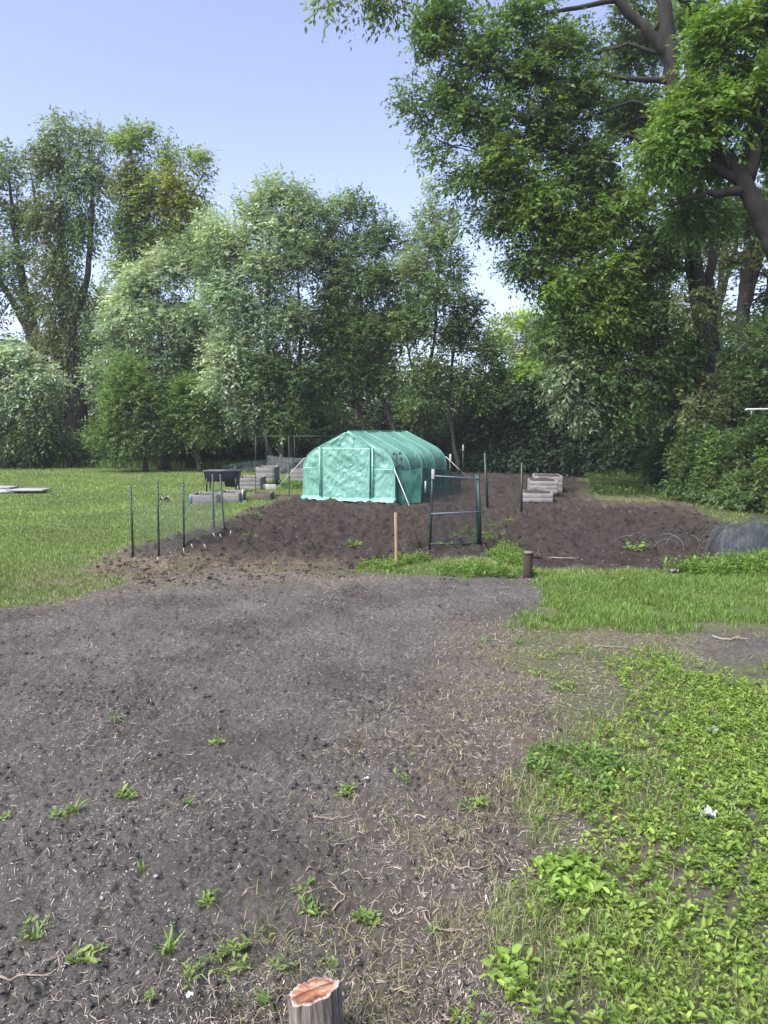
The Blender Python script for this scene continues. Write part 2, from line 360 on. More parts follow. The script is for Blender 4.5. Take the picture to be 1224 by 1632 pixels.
def tree(name, label, cat, Y, stems, lobes, leafL=.13, twigs=30, nl=9, tl=.7, rs=.75, dens=1.0, droop=.25, up=.25, mat=None, bark=None, group=None, crown='crown', asp=.42, var=.22, brad=.05, base=None, seed=None):
    """stems: lists of (px,py,r[m],dy); lobes: (px,py,rx,ry,(r,g,b),dy)"""
    if seed is not None: RS.seed(seed)
    mat = mat or M_LEAF; bark = bark or M_BARKD
    dens *= 1.5; leafL *= 1.18; twigs = int(twigs*1.25)
    k = Y/F
    st = []
    for s in stems:
        pts = np.array([P(q[0], q[1], Y+(q[3] if len(q) > 3 else 0)) for q in s]); rad = np.array([q[2] for q in s])
        pts[0, 2] = min(pts[0, 2], .0) if s[0][1] > 690 else pts[0, 2]
        # resample
        t = np.linspace(0, 1, len(pts)); tt = np.linspace(0, 1, len(pts)*(9 if rad[0] > .2 else 4))
        pp = np.stack([np.interp(tt, t, pts[:, i]) for i in range(3)], 1); rr = np.interp(tt, t, rad)
        pp[1:-1] += RS.normal(size=(len(tt)-2, 3))*rr[1:-1, None]*(.05 if rad[0] > .2 else .2)
        st.append((pp, rr))
    base = base or ((st[0][0][0][0], st[0][0][0][1], 0) if st else P(lobes[0][0], 690, Y)[:2]+(0,))
    root = thing(name, label, cat, base, 0, group); B = np.array(base)
    woods = []
    for pp, rr in st:
        rr = rr.copy()*.8
        if pp[0][2] < .3: rr[0] *= 1.5; rr[1] *= 1.15
        w_ = MB(); w_.tube(pp-B, rr, *((22,) if rr[0] > .16 else (9,)), rough=.07 if rr[0] > .16 else .0); woods.append(w_)
    sid = np.concatenate([np.full(len(s[0]), i) for i, s in enumerate(st)]) if st else None
    allp = np.vstack([s[0] for s in st]) if st else None; allr = np.concatenate([s[1] for s in st]) if st else None
    Vs, Fs, Cs = [], [], []; nv = 0
    cen = np.mean([P(l[0], l[1], Y) for l in lobes], axis=0)
    for l in lobes:
        px, py, rx, ry, col = l[:5]; dy = l[5] if len(l) > 5 else 0; dd = l[6] if len(l) > 6 else 1.0
        c = np.array(P(px, py, Y+dy)); rad = np.array([rx*k, min(rx, ry*1.3)*k*.95, ry*k])
        rl = min(rs, max(rx*k*1.05, .12)); tw = max(6, int(twigs*(rl/rs)**1.2))
        if rx < 9:                                   # upright leading shoot above the crown
            V, Fc, cc = sprays(np.array([c-[0, 0, rad[2]]]), np.array([.10+rx*k*.4]), np.array(col), 7, 18, rad[2]*1.9, leafL*.85, .05, 2.6, c-[0, 0, 2.], spread=.35, asp=asp, var=var)
            Vs.append(V-B); Fs.append(Fc+nv); Cs.append(cc); nv += len(V); continue
        n = max(2, int(dens*dd*3.2*(rad.prod()**(2/3))/(rl*rl)))
        rad2 = np.maximum(rad-rl*.6, .06)
        C = c+rball(n, 2.0)*rad2
        C[:, 2] = np.maximum(C[:, 2], .25)
        V, Fc, cc = sprays(C, np.full(n, rl)*(.7+.6*RS.rand(n)), np.array(col), tw, nl, min(tl, rl*1.5), leafL, droop, up, (c+cen)/2, asp=asp, var=var)
        Vs.append(V-B); Fs.append(Fc+nv); Cs.append(cc); nv += len(V)
        if allp is not None:
            dst = np.linalg.norm((allp-c)*np.array([1, 1, .8])+np.array([0, 0, .25])*np.linalg.norm(allp-c, axis=1)[:, None]*0, axis=1)+np.where(allp[:, 2] > c[2], 1.0, 0)
            j = int(np.argmin(dst)); br = woods[sid[j]]; limb = curve(allp[j], c+np.array([0, 0, .2]), .10, 8)
            r0 = min(allr[j]*.6, brad*1.6)
            br.tube(limb-B, np.linspace(r0, brad*.4, 8), 6, cap=False)
            for q in range(min(n, 26)):
                a = limb[RS.randint(2, 8)]; sb = curve(a, C[q], .12, 5, -.05)
                br.tube(sb-B, np.linspace(brad*.38, .008, 5), 4, cap=False)
                for w in range(2):
                    e = C[q]+RS.normal(size=3)*rs*.55
                    br.tube(curve(sb[3], e, .12, 3)-B, np.linspace(.014, .005, 3), 3, cap=False)
    for w_, (pp, rr) in zip(woods, st): w_.build('trunk' if pp[0][2] < .3 else 'limb', bark, root, smooth=True)
    make_mesh(crown, np.vstack(Vs), [np.vstack(Fs)], mat, root, col=np.vstack(Cs))
    return root

# colours
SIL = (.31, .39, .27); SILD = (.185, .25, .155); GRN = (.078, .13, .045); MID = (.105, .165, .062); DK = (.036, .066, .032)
BRI = (.125, .20, .065); YEL_LIT = (.25, .28, .06); YG = (.20, .26, .085); FRE = (.125, .20, .042); OLV = (.12, .15, .065)  # the yellow is leaf colour with sunlight mixed in

# ---- left tall trees
tree('tall_tree', 'tall tree at the far left edge with a leaning forked trunk and sparse grey-green crown', 'tree', 45,
     [[(112,735,.62),(98,660,.5),(66,570,.4),(40,470,.3),(25,380,.2),(15,290,.08)],[(66,570,.3),(85,540,.2),(110,500,.1)],[(60,555,.3),(20,480,.2),(-30,400,.12),(-50,330,.06)]],
     [(15,275,32,45,SILD),(-35,300,40,60,MID),(30,345,40,45,MID),(5,420,50,50,SILD),(45,480,35,40,MID),(-50,450,60,70,MID),(20,560,45,40,MID),(70,610,30,50,GRN,1),(-60,560,60,60,GRN)],
     leafL=.19, twigs=24, tl=.9, rs=.95, group='tall trees at the left', dens=.85, seed=1)
tree('tall_tree', 'tall vine-draped tree with ragged twin tops and hanging tangles left of the yellowish tree', 'tree', 44,
     [[(122,738,.75),(125,640,.6),(112,540,.42),(100,430,.3),(95,320,.2),(90,200,.06)],[(125,640,.4),(150,600,.3),(175,560,.2)],[(112,540,.3),(140,440,.2),(148,330,.14),(142,230,.05)],[(100,430,.2),(60,350,.12),(50,280,.05)]],
     [(88,190,6,18,SILD,0,.7),(100,198,6,16,OLV,0,.7),(135,205,6,16,SILD,0,.7),(152,215,6,16,SILD,0,.7),(70,230,7,16,OLV,0,.7),(92,215,20,35,SILD),(75,260,28,40,OLV),(110,275,25,50,SILD),(145,225,20,32,SILD),(140,280,28,40,SILD),(80,335,30,50,OLV),(125,350,28,45,MID),(95,420,34,50,OLV),(165,300,18,30,SILD,0,.6),(85,500,26,50,OLV),(120,470,24,50,MID),(110,560,28,50,OLV),(95,610,22,50,OLV),(150,540,22,40,MID,0,.7)],
     leafL=.18, twigs=26, tl=1.0, rs=.8, droop=.9, up=-.1, group='tall trees at the left', dens=1.0, seed=2)
tree('tall_tree', 'tall yellow-green tree with loose arching top branches against the sky', 'tree', 43,
     [[(215,735,.55),(222,600,.4),(225,480,.3),(215,360,.2),(208,230,.06)],[(225,480,.25),(255,400,.18),(270,300,.1),(262,230,.04)],[(255,400,.15),(295,330,.1),(325,275,.03)]],
     [(198,212,6,16,YG,0,.7),(212,208,6,16,YG,0,.7),(232,208,5,14,SILD,0,.7),(245,215,5,14,YG,0,.7),(262,228,5,16,YG,0,.7),(310,250,7,10,YG,0,.7),(328,250,8,6,YG,0,.7),(205,235,18,30,YG),(215,290,28,40,OLV),(205,350,26,45,MID),(238,320,26,40,YG),(232,215,14,22,SILD,0,.6),(262,255,18,25,YG),(270,310,28,35,YEL_LIT),(295,330,24,32,YEL_LIT),(300,270,20,12,YG),(322,258,14,10,YG,0,.8),(240,390,36,40,MID),(285,380,30,30,YG),(320,330,14,14,YG,0,.6),(205,425,25,30,YG)],  # yellower right-hand lobes carry sunlight in their leaf colour
     leafL=.17, twigs=28, tl=.9, rs=.72, droop=.3, up=.35, group='tall trees at the left', dens=1.05, seed=3)
# ---- middle silver trees
tree('silver_leaved_tree', 'pale silvery rounded tree below the yellow-green tree', 'tree', 39,
     [[(262,742,.3),(265,640,.25),(255,540,.16),(250,440,.06)],[(265,640,.2),(300,560,.14),(310,470,.05)]],
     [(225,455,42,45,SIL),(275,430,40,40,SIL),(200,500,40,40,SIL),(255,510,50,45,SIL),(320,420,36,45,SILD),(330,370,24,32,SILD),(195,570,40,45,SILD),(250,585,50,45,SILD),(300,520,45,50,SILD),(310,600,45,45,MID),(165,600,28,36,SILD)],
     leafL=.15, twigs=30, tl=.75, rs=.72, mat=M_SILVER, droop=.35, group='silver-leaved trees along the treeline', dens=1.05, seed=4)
tree('silver_leaved_tree', 'large silvery tree with upright feathery twigs at its top, left of the greenhouse', 'tree', 36,
     [[(452,745,.2),(445,660,.17),(425,560,.13),(428,430,.08),(432,300,.03)],[(460,745,.18),(475,650,.14),(480,520,.09),(470,380,.03)],[(440,745,.15),(410,640,.12),(385,520,.06)]],
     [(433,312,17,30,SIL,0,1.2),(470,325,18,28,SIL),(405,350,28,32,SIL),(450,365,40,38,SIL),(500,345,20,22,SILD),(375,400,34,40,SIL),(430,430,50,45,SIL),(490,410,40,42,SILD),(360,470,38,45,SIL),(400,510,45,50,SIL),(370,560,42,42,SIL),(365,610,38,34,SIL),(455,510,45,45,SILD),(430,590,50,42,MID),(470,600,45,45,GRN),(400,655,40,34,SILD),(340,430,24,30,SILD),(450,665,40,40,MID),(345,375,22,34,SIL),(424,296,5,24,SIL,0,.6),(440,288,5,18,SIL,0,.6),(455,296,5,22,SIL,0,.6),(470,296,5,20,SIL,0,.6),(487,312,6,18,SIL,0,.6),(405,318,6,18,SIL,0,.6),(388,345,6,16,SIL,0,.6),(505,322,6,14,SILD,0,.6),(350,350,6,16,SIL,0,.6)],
     leafL=.14, twigs=34, tl=.7, rs=.66, mat=M_SILVER, droop=.15, up=.45, group='silver-leaved trees along the treeline', dens=1.1, seed=6)
tree('silver_leaved_tree', 'grey-green tree with several thin dark stems directly behind the greenhouse', 'tree', 36.5,
     [[(640,748,.16),(625,670,.13),(590,590,.1),(575,480,.06),(562,350,.02)],[(590,748,.13),(575,660,.12),(548,560,.08),(535,440,.03)],[(655,745,.12),(610,640,.1),(560,560,.07)]],
     [(548,335,20,22,SILD),(575,345,22,25,MID),(520,385,35,32,SILD),(570,400,38,35,SILD),(610,375,26,28,MID),(540,450,48,42,MID),(600,450,42,42,MID),(520,520,45,45,GRN),(580,530,50,42,MID),(630,520,38,40,MID),(540,590,48,38,GRN),(600,600,42,34,GRN),(500,620,38,35,MID),(645,440,30,36,SILD),(652,390,18,24,SILD),(640,490,34,34,MID),(548,312,5,18,SILD,0,.6),(562,318,5,16,SILD,0,.6),(580,322,5,18,MID,0,.6),(600,340,6,18,MID,0,.6),(618,345,5,16,MID,0,.6),(528,345,6,16,SILD,0,.6)],
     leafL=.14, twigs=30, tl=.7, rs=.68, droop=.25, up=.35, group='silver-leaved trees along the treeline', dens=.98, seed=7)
tree('silver_leaved_tree', 'slender see-through tree with a pointed top, between the greenhouse and the sky gap', 'tree', 35,
     [[(674,748,.15),(672,650,.13),(690,560,.09),(700,430,.05),(684,300,.015)],[(732,748,.13),(715,650,.11),(725,540,.07),(735,430,.03)],[(674,660,.1),(650,560,.06),(645,480,.03)]],
     [(678,296,4,16,SIL,0,.7),(687,290,4,14,SIL,0,.7),(695,305,4,16,SIL,0,.7),(725,340,5,16,SIL,0,.6),(683,312,8,22,SIL,0,1.0),(688,345,20,26,SILD),(718,360,14,22,SILD,0,.7),(695,395,34,32,SILD),(665,430,28,32,SILD),(720,430,32,32,MID,0,.8),(700,470,44,34,MID),(745,490,32,30,GRN,0,.8),(670,520,40,36,MID),(730,530,46,34,GRN),(770,560,34,34,MID),(690,585,44,32,MID),(745,610,42,34,GRN),(660,640,36,28,MID),(775,630,34,30,GRN)],
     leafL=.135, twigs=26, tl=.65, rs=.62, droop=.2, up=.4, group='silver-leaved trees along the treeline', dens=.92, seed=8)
# ---- small front trees at left
tree('small_tree', 'small bright green bushy tree left of the small tree with the crooked stem', 'tree', 37,
     [[(232,748,.13),(230,690,.1),(215,640,.06),(205,600,.03)]],
     [(205,600,34,36,BRI),(190,650,36,36,BRI),(230,640,34,36,BRI),(245,690,30,30,MID),(200,700,40,30,MID),(170,690,22,26,BRI)],
     leafL=.13, twigs=30, tl=.6, rs=.6, group='small green trees in front of the treeline', dens=1.15, seed=9)
tree('small_tree', 'small bright green tree with a crooked dark stem, behind the black planter', 'tree', 37,
     [[(318,748,.14),(312,715,.11),(322,680,.08),(305,640,.04)]],
     [(300,625,26,26,BRI),(285,660,26,28,BRI),(325,650,28,30,BRI),(315,690,24,20,MID),(350,680,22,22,MID)],
     leafL=.13, twigs=30, tl=.6, rs=.56, group='small green trees in front of the treeline', dens=1.1, seed=10)
tree('small_tree', 'low spreading grey-green tree at the left edge whose branches reach the lawn', 'tree', 40,
     [[(10,735,.2),(15,680,.15),(25,620,.08)]],
     [(20,575,42,34,SIL),(-20,590,45,40,SILD),(55,615,36,32,SIL),(10,640,50,38,SILD),(65,665,28,30,MID),(-35,665,50,40,SILD),(30,690,42,28,MID),(75,600,18,18,SIL)],
     leafL=.16, twigs=28, tl=.8, rs=.7, droop=.6, up=.05, mat=M_SILVER, group='small green trees in front of the treeline', dens=1.05, seed=12)
# ---- background wood: individual trees standing further back
bgspec = [(-150,470,60,GRN),(-60,520,56,MID),(60,600,52,DK),(150,590,54,GRN),(175,450,58,SILD),(260,600,50,DK),(340,560,48,GRN),(430,600,45,DK),(500,610,44,GRN),(570,560,50,DK),(640,600,44,DK),(700,590,46,GRN),(760,620,42,DK),(330,480,52,MID),(560,470,52,GRN)]
WLAB = ['dark tree beyond the left edge of the frame', 'second dark tree beyond the left edge, nearer the frame', 'dark tree behind the low grey-green tree at the left edge', 'dark green tree at the right foot of the vine-draped tree', 'taller grey-green tree between the vine-draped and the yellow-green trees', 'very dark tree behind the two small bright green trees', 'dark tree behind the lower left of the large silvery tree', 'very dark tree behind the stems of the large silvery tree', 'dark tree behind the left slope of the greenhouse roof', 'dark broad tree straight behind the greenhouse peak', 'very dark tree above the middle of the greenhouse ridge', 'dark tree behind the foot of the slender see-through tree', 'very dark tree between the slender tree and the vine-covered thicket', 'tall backdrop tree between the yellow-green tree and the large silvery tree', 'tall backdrop tree behind the many-stemmed grey-green tree']
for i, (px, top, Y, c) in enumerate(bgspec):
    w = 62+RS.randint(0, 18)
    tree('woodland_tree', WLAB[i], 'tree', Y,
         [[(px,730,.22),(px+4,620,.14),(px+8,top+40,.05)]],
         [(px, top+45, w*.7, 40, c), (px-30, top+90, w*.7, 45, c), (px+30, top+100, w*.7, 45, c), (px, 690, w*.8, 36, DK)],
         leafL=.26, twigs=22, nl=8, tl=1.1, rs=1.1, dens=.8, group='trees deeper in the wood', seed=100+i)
# ---- distant light tree in the gap
tree('distant_tree', 'sunlit yellow-green tree seen through the gap between the dark shrub and the big right tree', 'tree', 58,
     [[(845,700,.3),(842,600,.2),(838,520,.06)],[(842,600,.2),(865,540,.06)]],
     [(835,520,30,22,(.30,.40,.09)),(865,535,30,24,(.32,.38,.09)),(810,545,28,22,(.28,.38,.09)),(850,565,40,22,(.30,.40,.09)),(800,520,16,14,YG,0,.6),(885,510,20,20,YG)],  # leaf colours raised to paint in the sun on this crown
     leafL=.22, twigs=24, tl=1.0, rs=.9, dens=.9, seed=20)
# ---- dark vine-covered shrubs right of the middle
for i, (px, top, Y, w, c, ct) in enumerate([(800,585,36,44,DK,(.20,.30,.07)),(850,580,35,48,DK,(.20,.30,.06)),(905,600,34,40,DK,GRN),(960,625,33,45,DK,DK),(1020,650,31,45,DK,DK),(765,650,37,38,DK,DK)]):  # first two ct tops: sunlight painted as brighter leaf colour
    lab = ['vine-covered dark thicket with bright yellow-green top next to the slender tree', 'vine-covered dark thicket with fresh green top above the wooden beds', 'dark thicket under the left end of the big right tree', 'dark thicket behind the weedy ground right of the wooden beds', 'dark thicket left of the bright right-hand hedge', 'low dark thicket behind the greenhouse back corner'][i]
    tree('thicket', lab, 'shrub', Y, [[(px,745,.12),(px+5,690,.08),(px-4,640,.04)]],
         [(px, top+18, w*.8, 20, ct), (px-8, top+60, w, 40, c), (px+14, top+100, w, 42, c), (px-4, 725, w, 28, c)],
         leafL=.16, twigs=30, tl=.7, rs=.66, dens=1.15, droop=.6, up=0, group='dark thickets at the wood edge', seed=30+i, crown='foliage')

# ---- big right trees
tree('big_maple_tree', 'huge overhanging tree on the right whose forked trunk rises out of the frame', 'tree', 24,
     [[(1135,805,.50),(1125,640,.42),(1118,500,.33),(1098,380,.29),(1084,260,.27),(1070,120,.28),(1058,0,.24),(1045,-120,.2)],
      [(1074,140,.20),(1064,95,.22),(1035,50,.19),(990,5,.16),(940,-60,.1)],
      [(1140,560,.2),(1132,440,.17),(1140,330,.12),(1150,250,.05)],
      [(1082,260,.12),(1000,215,.07),(900,260,.05),(820,285,.03)],
      [(1066,130,.12),(960,120,.08),(850,130,.05),(740,190,.025)],
      [(1090,300,.10),(1030,330,.07),(960,345,.04),(900,390,.02)],
      [(1072,190,.10),(1010,160,.06),(930,190,.05),(850,235,.025),(800,250,.015)],
      [(1064,90,.10),(1000,70,.06),(920,95,.04),(860,60,.02)],
      [(1104,430,.10),(1040,420,.06),(980,450,.03),(930,440,.02)],
      [(990,0,.10),(880,20,.07),(760,60,.04),(690,70,.02)]],
     [(690,70,34,50,MID,0,.7),(668,170,26,44,MID,0,.65),(720,160,44,50,MID,0,.62),(715,30,50,40,MID,0,.6),(765,80,46,48,MID,0,.6),(780,190,50,45,MID,0,.65),(830,30,54,40,MID,0,.5),(840,120,54,50,GRN,0,.6),(700,235,30,18,MID,0,.8),(740,290,34,26,MID,0,.8),(810,265,52,40,FRE),(870,210,54,50,GRN),(900,60,56,55,MID,0,.5),(920,150,54,45,GRN,0,.7),(795,340,40,36,MID,0,.8),(860,330,56,46,FRE),(930,270,60,50,GRN),(850,410,46,34,MID,0,.8),(920,370,60,46,FRE),(980,330,60,50,FRE),(900,450,56,40,FRE),(970,440,64,46,FRE),(1040,400,54,50,GRN),(960,510,66,42,FRE),(1030,500,56,42,GRN),(905,530,46,36,MID),(900,590,42,34,SILD),(960,590,60,40,MID),(1030,590,60,42,GRN),(925,640,44,26,SILD),(1000,650,56,32,MID),(1070,560,44,50,GRN),(1095,190,44,46,FRE,-2,.8),(1060,270,40,36,FRE,-2,.8),(1120,330,36,40,GRN,-2,.7),(1112,655,26,34,OLV,-1.2,.9),(1140,620,24,30,OLV,-1,.6),(1010,10,40,30,MID,2,.5),(1110,20,40,40,MID,2,.6),(1100,470,30,40,OLV,-1.5,.35),(1000,90,60,60,MID,3,.55),(1000,190,60,54,GRN,2,.8),(1060,60,50,50,MID,4,.6)],
     leafL=.125, twigs=34, nl=10, tl=.55, rs=.52, dens=.95, droop=.3, up=.1, bark=M_BARK, brad=.05, seed=40)
tree('leaning_tree', 'thick leaning trunk at the right edge with bright green leaves', 'tree', 17.5,
     [[(1420,835,.40),(1330,600,.33),(1250,430,.29),(1215,350,.26),(1180,280,.22),(1130,215,.09),(1100,120,.08)],
      [(1180,285,.16),(1120,262,.08),(1060,280,.04)],
      [(1190,300,.16),(1120,310,.07),(1062,328,.04)],
      [(1190,290,.2),(1210,200,.12),(1222,90,.08),(1220,0,.05)]],
     [(1160,60,60,60,FRE),(1090,180,50,50,FRE),(1150,180,56,50,FRE),(1210,120,50,60,FRE),(1060,240,44,40,FRE),(1130,260,40,34,FRE,1),(1210,230,40,40,FRE,1),(1240,20,60,60,MID),(1100,340,40,34,GRN,1),(1280,200,60,80,FRE),(1300,330,60,70,MID)],
     leafL=.115, twigs=34, nl=10, tl=.5, rs=.46, dens=.85, droop=.3, up=.05, bark=M_BARK, brad=.04, seed=41)
for i, (px, top, Y, tw) in enumerate([(1190,330,31,.42),(1232,340,34,.4),(1280,300,30,.4),(1150,380,38,.25),(1340,250,27,.5)]):
    tree('woodland_tree', ['dark double trunk standing behind the big right tree', 'dark straight trunk at the right edge of the frame', 'dark trunk beyond the right edge', 'thin dark trunk far behind the big right tree', 'dark trunk far beyond the right edge'][i], 'tree', Y,
         [[(px+4,790,tw),(px,640,tw*.85),(px-6,500,tw*.75),(px+5,380,tw*.6),(px-10,250,tw*.4)], [(px-6,500,tw*.6),(px+22,400,tw*.5),(px+30,300,tw*.3)]],
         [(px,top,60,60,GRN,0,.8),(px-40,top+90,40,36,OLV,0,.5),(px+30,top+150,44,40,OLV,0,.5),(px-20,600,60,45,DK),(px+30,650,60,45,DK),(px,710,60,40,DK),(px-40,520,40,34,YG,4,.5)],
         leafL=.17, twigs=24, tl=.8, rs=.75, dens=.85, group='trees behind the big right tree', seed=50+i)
for i, (px, top, Y, c, w) in enumerate([(900,480,38,GRN,50),(965,500,36,MID,55),(1035,450,35,GRN,55),(1095,520,33,MID,55),(1160,560,31,GRN,60),(1235,500,29,MID,70),(1060,330,34,MID,50),(1330,520,27,GRN,80)]):
    tree('woodland_tree', ['dark green tree behind the left lower branches of the big right tree', 'mid green tree filling the space above the dark thickets', 'dense green tree behind the middle of the big right tree crown', 'green tree seen low just left of the big right trunk', 'green tree seen low just right of the big right trunk', 'green tree filling the right edge above the hedge', 'high green crown behind the big right tree', 'green tree beyond the right edge above the hedge'][i], 'tree', Y,
         [[(px,760,.2),(px+5,640,.15),(px-5,top+40,.06)]],
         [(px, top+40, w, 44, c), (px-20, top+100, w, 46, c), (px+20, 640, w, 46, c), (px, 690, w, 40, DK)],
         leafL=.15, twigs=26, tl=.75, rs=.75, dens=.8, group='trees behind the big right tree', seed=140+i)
# ---- right-hand hedge shrubs
hedge = [(1080,705,26,42,GRN),(1122,712,22.3,46,GRN),(1175,715,21.3,50,(.09,.155,.045)),(1225,690,20.5,60,GRN),(1150,760,21.5,46,MID),(1215,770,19.5,52,MID),(1290,700,18.5,70,FRE),(1370,700,16.5,80,MID),(1470,700,15,100,FRE)]
for i, (px, py, Y, w, c) in enumerate(hedge):
    lab = ['leafy hedge shrub beside the white hanging discs', 'bright green hedge shrub at the foot of the big tree', 'bright green hedge shrub under the white pole', 'bright green hedge shrub at the right edge of the frame', 'lower hedge shrub with pale stems next to the dug soil', 'lower hedge shrub above the black netting heap', 'hedge shrub just beyond the right edge', 'second hedge shrub beyond the right edge', 'farthest hedge shrub beyond the right edge'][i]
    bot = 682+CAMH*F/Y
    tree('hedge_shrub', lab, 'shrub', Y, [[(px,bot,.07),(px+6,py+20,.05),(px-4,py-20,.02)],[(px,bot,.05),(px-14,py+20,.03),(px-22,py,.015)],[(px,bot,.05),(px+18,py+20,.03),(px+26,py,.015)]],
         [(px,py,w*.8,34,c),(px-18,py+30,w*.8,34,c),(px+18,(py+bot)/2,w*.85,36,c),(px-10,bot-22,w*.9,26,MID)],
         leafL=.10, twigs=30, nl=9, tl=.42, rs=.42, dens=1.0, droop=.35, up=.1, group='hedge shrubs along the right side', seed=60+i, crown='foliage')
# ---- understorey shrubs along the treeline
ORD = ['leftmost', 'second', 'third', 'fourth', 'fifth', 'sixth', 'seventh', 'eighth', 'ninth', 'tenth', 'eleventh', 'twelfth', 'thirteenth', 'fourteenth', 'fifteenth', 'sixteenth', 'seventeenth']
for i in range(17):
    px = -90+i*52+RS.randint(-10, 10); Y = 41.5-1.6*(px > 300)-1.8*(px > 520)+RS.rand()
    g = i in (3, 4, 5)
    tree('undergrowth_shrub', (ORD[i-3*(i > 5)]+' from the left of the low dark shrubs under the treeline') if not g else (['left', 'middle', 'right'][i-3]+' one of three low bright shrubs at the lawn edge near the vine-draped tree'), 'shrub', Y, [[(px,744,.05),(px+3,715,.03)]],
         [(px,712+(8 if g else 0),34,20,BRI if g else DK),(px+8,732,38,16,MID if g else DK)],
         leafL=.15, twigs=26, tl=.6, rs=.5, dens=1.1, group='bright low shrubs at the lawn edge' if g else 'low shrubs under the treeline', seed=80+i, crown='foliage')
# ---- overhanging spray at top
tree('overhanging_branch', 'leafy branch tip hanging into the top of the sky', 'branch', 9,
     [[(700,-330,.06),(640,-160,.035),(600,-60,.02),(585,-10,.012),(592,25,.006)],[(640,-160,.02),(560,-50,.012),(520,0,.006)]],
     [(525,-14,20,12,SILD,0,1.6),(590,-8,22,16,SILD,0,1.8),(594,18,7,16,SILD,0,3),(625,-12,18,8,SILD,0,1.2),(700,-70,80,40,MID),(600,-100,80,40,MID),(520,-100,60,40,MID)],
     leafL=.06, twigs=16, nl=8, tl=.2, rs=.16, dens=.32, droop=.7, up=-.2, brad=.012, base=P(700,-330,9), seed=90)

# ================================================================ grass, ground cover, litter
def blades(name, x, y, h, w, col, mat, label, cat, lean=.35, kind='stuff'):
    n = len(x); z = height(x, y)-.005
    a = RS.rand(n)*2*math.pi; ln = lean*(.3+RS.rand(n)); b = RS.rand(n)*2*math.pi
    sx, sy = np.cos(a)*w*.5, np.sin(a)*w*.5
    dx, dy = np.cos(b)*ln*h, np.sin(b)*ln*h
    o = np.zeros(n)
    V = np.stack([np.stack([x-sx, y-sy, z], -1), np.stack([x+sx, y+sy, z], -1),
                  np.stack([x+sx*.8+dx*.35, y+sy*.8+dy*.35, z+h*.6], -1), np.stack([x-sx*.8+dx*.35, y-sy*.8+dy*.35, z+h*.6], -1),
                  np.stack([x+dx, y+dy, z+h*(1-.25*ln)], -1)], 1).reshape(-1, 3)
    i = np.arange(n)[:, None]*5
    o = make_mesh(name, V, [i+np.array([[0, 1, 2, 3]]), i+np.array([[3, 2, 4]])], mat, col=np.repeat(col, 5, 0))
    return tag(o, label, cat, kind=kind)
def polar(n, y0, y1, t0, t1):
    y = np.exp(RS.uniform(math.log(y0), math.log(y1), n)); return y*RS.uniform(t0, t1, n), y
def colmix(n, a, b, v=.15):
    t = RS.rand(n, 1); return np.clip((np.array(a)*(1-t)+np.array(b)*t)*(1+v*RS.normal(size=(n, 1))), .01, .9)
RS.seed(201)
# left lawn (and everything that is turf)
x, y = polar(420000, 5.5, 44, -.9, .62)
s1, s2, s3, dr = masks(x, y)
fo = sdist(FOREST, x, y)
dryk = dr*sm(fbm(x*2.2, y*2.2, 4, 7)-.45, .25)
cv = sdist(COVER, x, y)
keep = (s1+s2+s3 < .45+.2*RS.rand(len(x))) & (fo < .3) & (RS.rand(len(x)) > dryk*.9) & (cv < 0) & ~((x > 0) & (y < 9))
x, y = x[keep], y[keep]; n = len(x)
patch = fbm(x*.9, y*.9, 3, 77)[:, None]
c = colmix(n, (.125, .185, .05), (.21, .26, .10))*(.65+.7*patch)*(.85+.3*fbm(x*.2, y*.35, 2, 55)[:, None])
blades('lawn_grass', x, y, (.035+.035*RS.rand(n))*(.8+.5*patch[:, 0]), .0035+.00075*y, c, M_GRASS, 'short mown green grass of the lawn around the garden', 'grass', .6)
# right grass strip: longer
x, y = polar(160000, 7.2, 12.2, .1, .95); jx, jy = jit(x, y, .25)
jx = jx+.35*(fbm(x*5, y*5, 2, 3)-.5); jy = jy+.35*(fbm(x*5, y*5, 2, 31)-.5)
keep = (sdist(STRIP, jx, jy) > .5*(RS.rand(len(x))**2)-.12) & (fbm(x*2.2, y*2.2, 3, 47) > .30+.1*RS.rand(len(x))); x, y = x[keep], y[keep]; n = len(x)
c = colmix(n, (.10, .175, .035), (.18, .26, .07))*(.8+.4*fbm(x*1.5, y*1.5, 2, 5)[:, None])
blades('grass_strip', x, y, (.035+.07*RS.rand(n))*(.5+fbm(x*1.2, y*1.2, 3, 15)), .005+.0005*y, c, M_GRASS, 'lush longer green grass strip in front of the right garden bed', 'grass', .5)
# thin grass and dead grass scattered in the bare transition
x, y = polar(180000, 2.2, 12.5, -.8, .95); s1, s2, s3, dr = masks(x, y)
keep = (RS.rand(len(x)) < dr*.8*sm(fbm(x*3, y*3, 3, 41)-.47, .12)) ; x, y = x[keep], y[keep]; n = len(x)
blades('dead_grass', x, y, .02+.05*RS.rand(n), .003+.0004*y, colmix(n, (.30, .25, .16), (.14, .17, .06), .25), M_GRASS, 'thin dry grass with green blades between the bare soil and the weeds', 'grass', 1.6)
# tall rough grass at the wood edge
x = np.concatenate([RS.uniform(-26, -6, 16000), RS.uniform(2.5, 13, 12000)]); y = np.concatenate([RS.uniform(36, 44, 16000), RS.uniform(24, 38, 12000)])
f = sdist(FOREST, x, y); keep = (f > -1.0) & (f < 2.5) & (fbm(x*.7, y*.7, 3, 3) > .42); x, y = x[keep], y[keep]; n = len(x)
blades('tall_grass', x, y, .2+.45*RS.rand(n), .03+.02*RS.rand(n), colmix(n, (.10, .17, .04), (.17, .25, .07)), M_GRASS, 'tall rough grass and weeds along the wood edge', 'grass', .5)

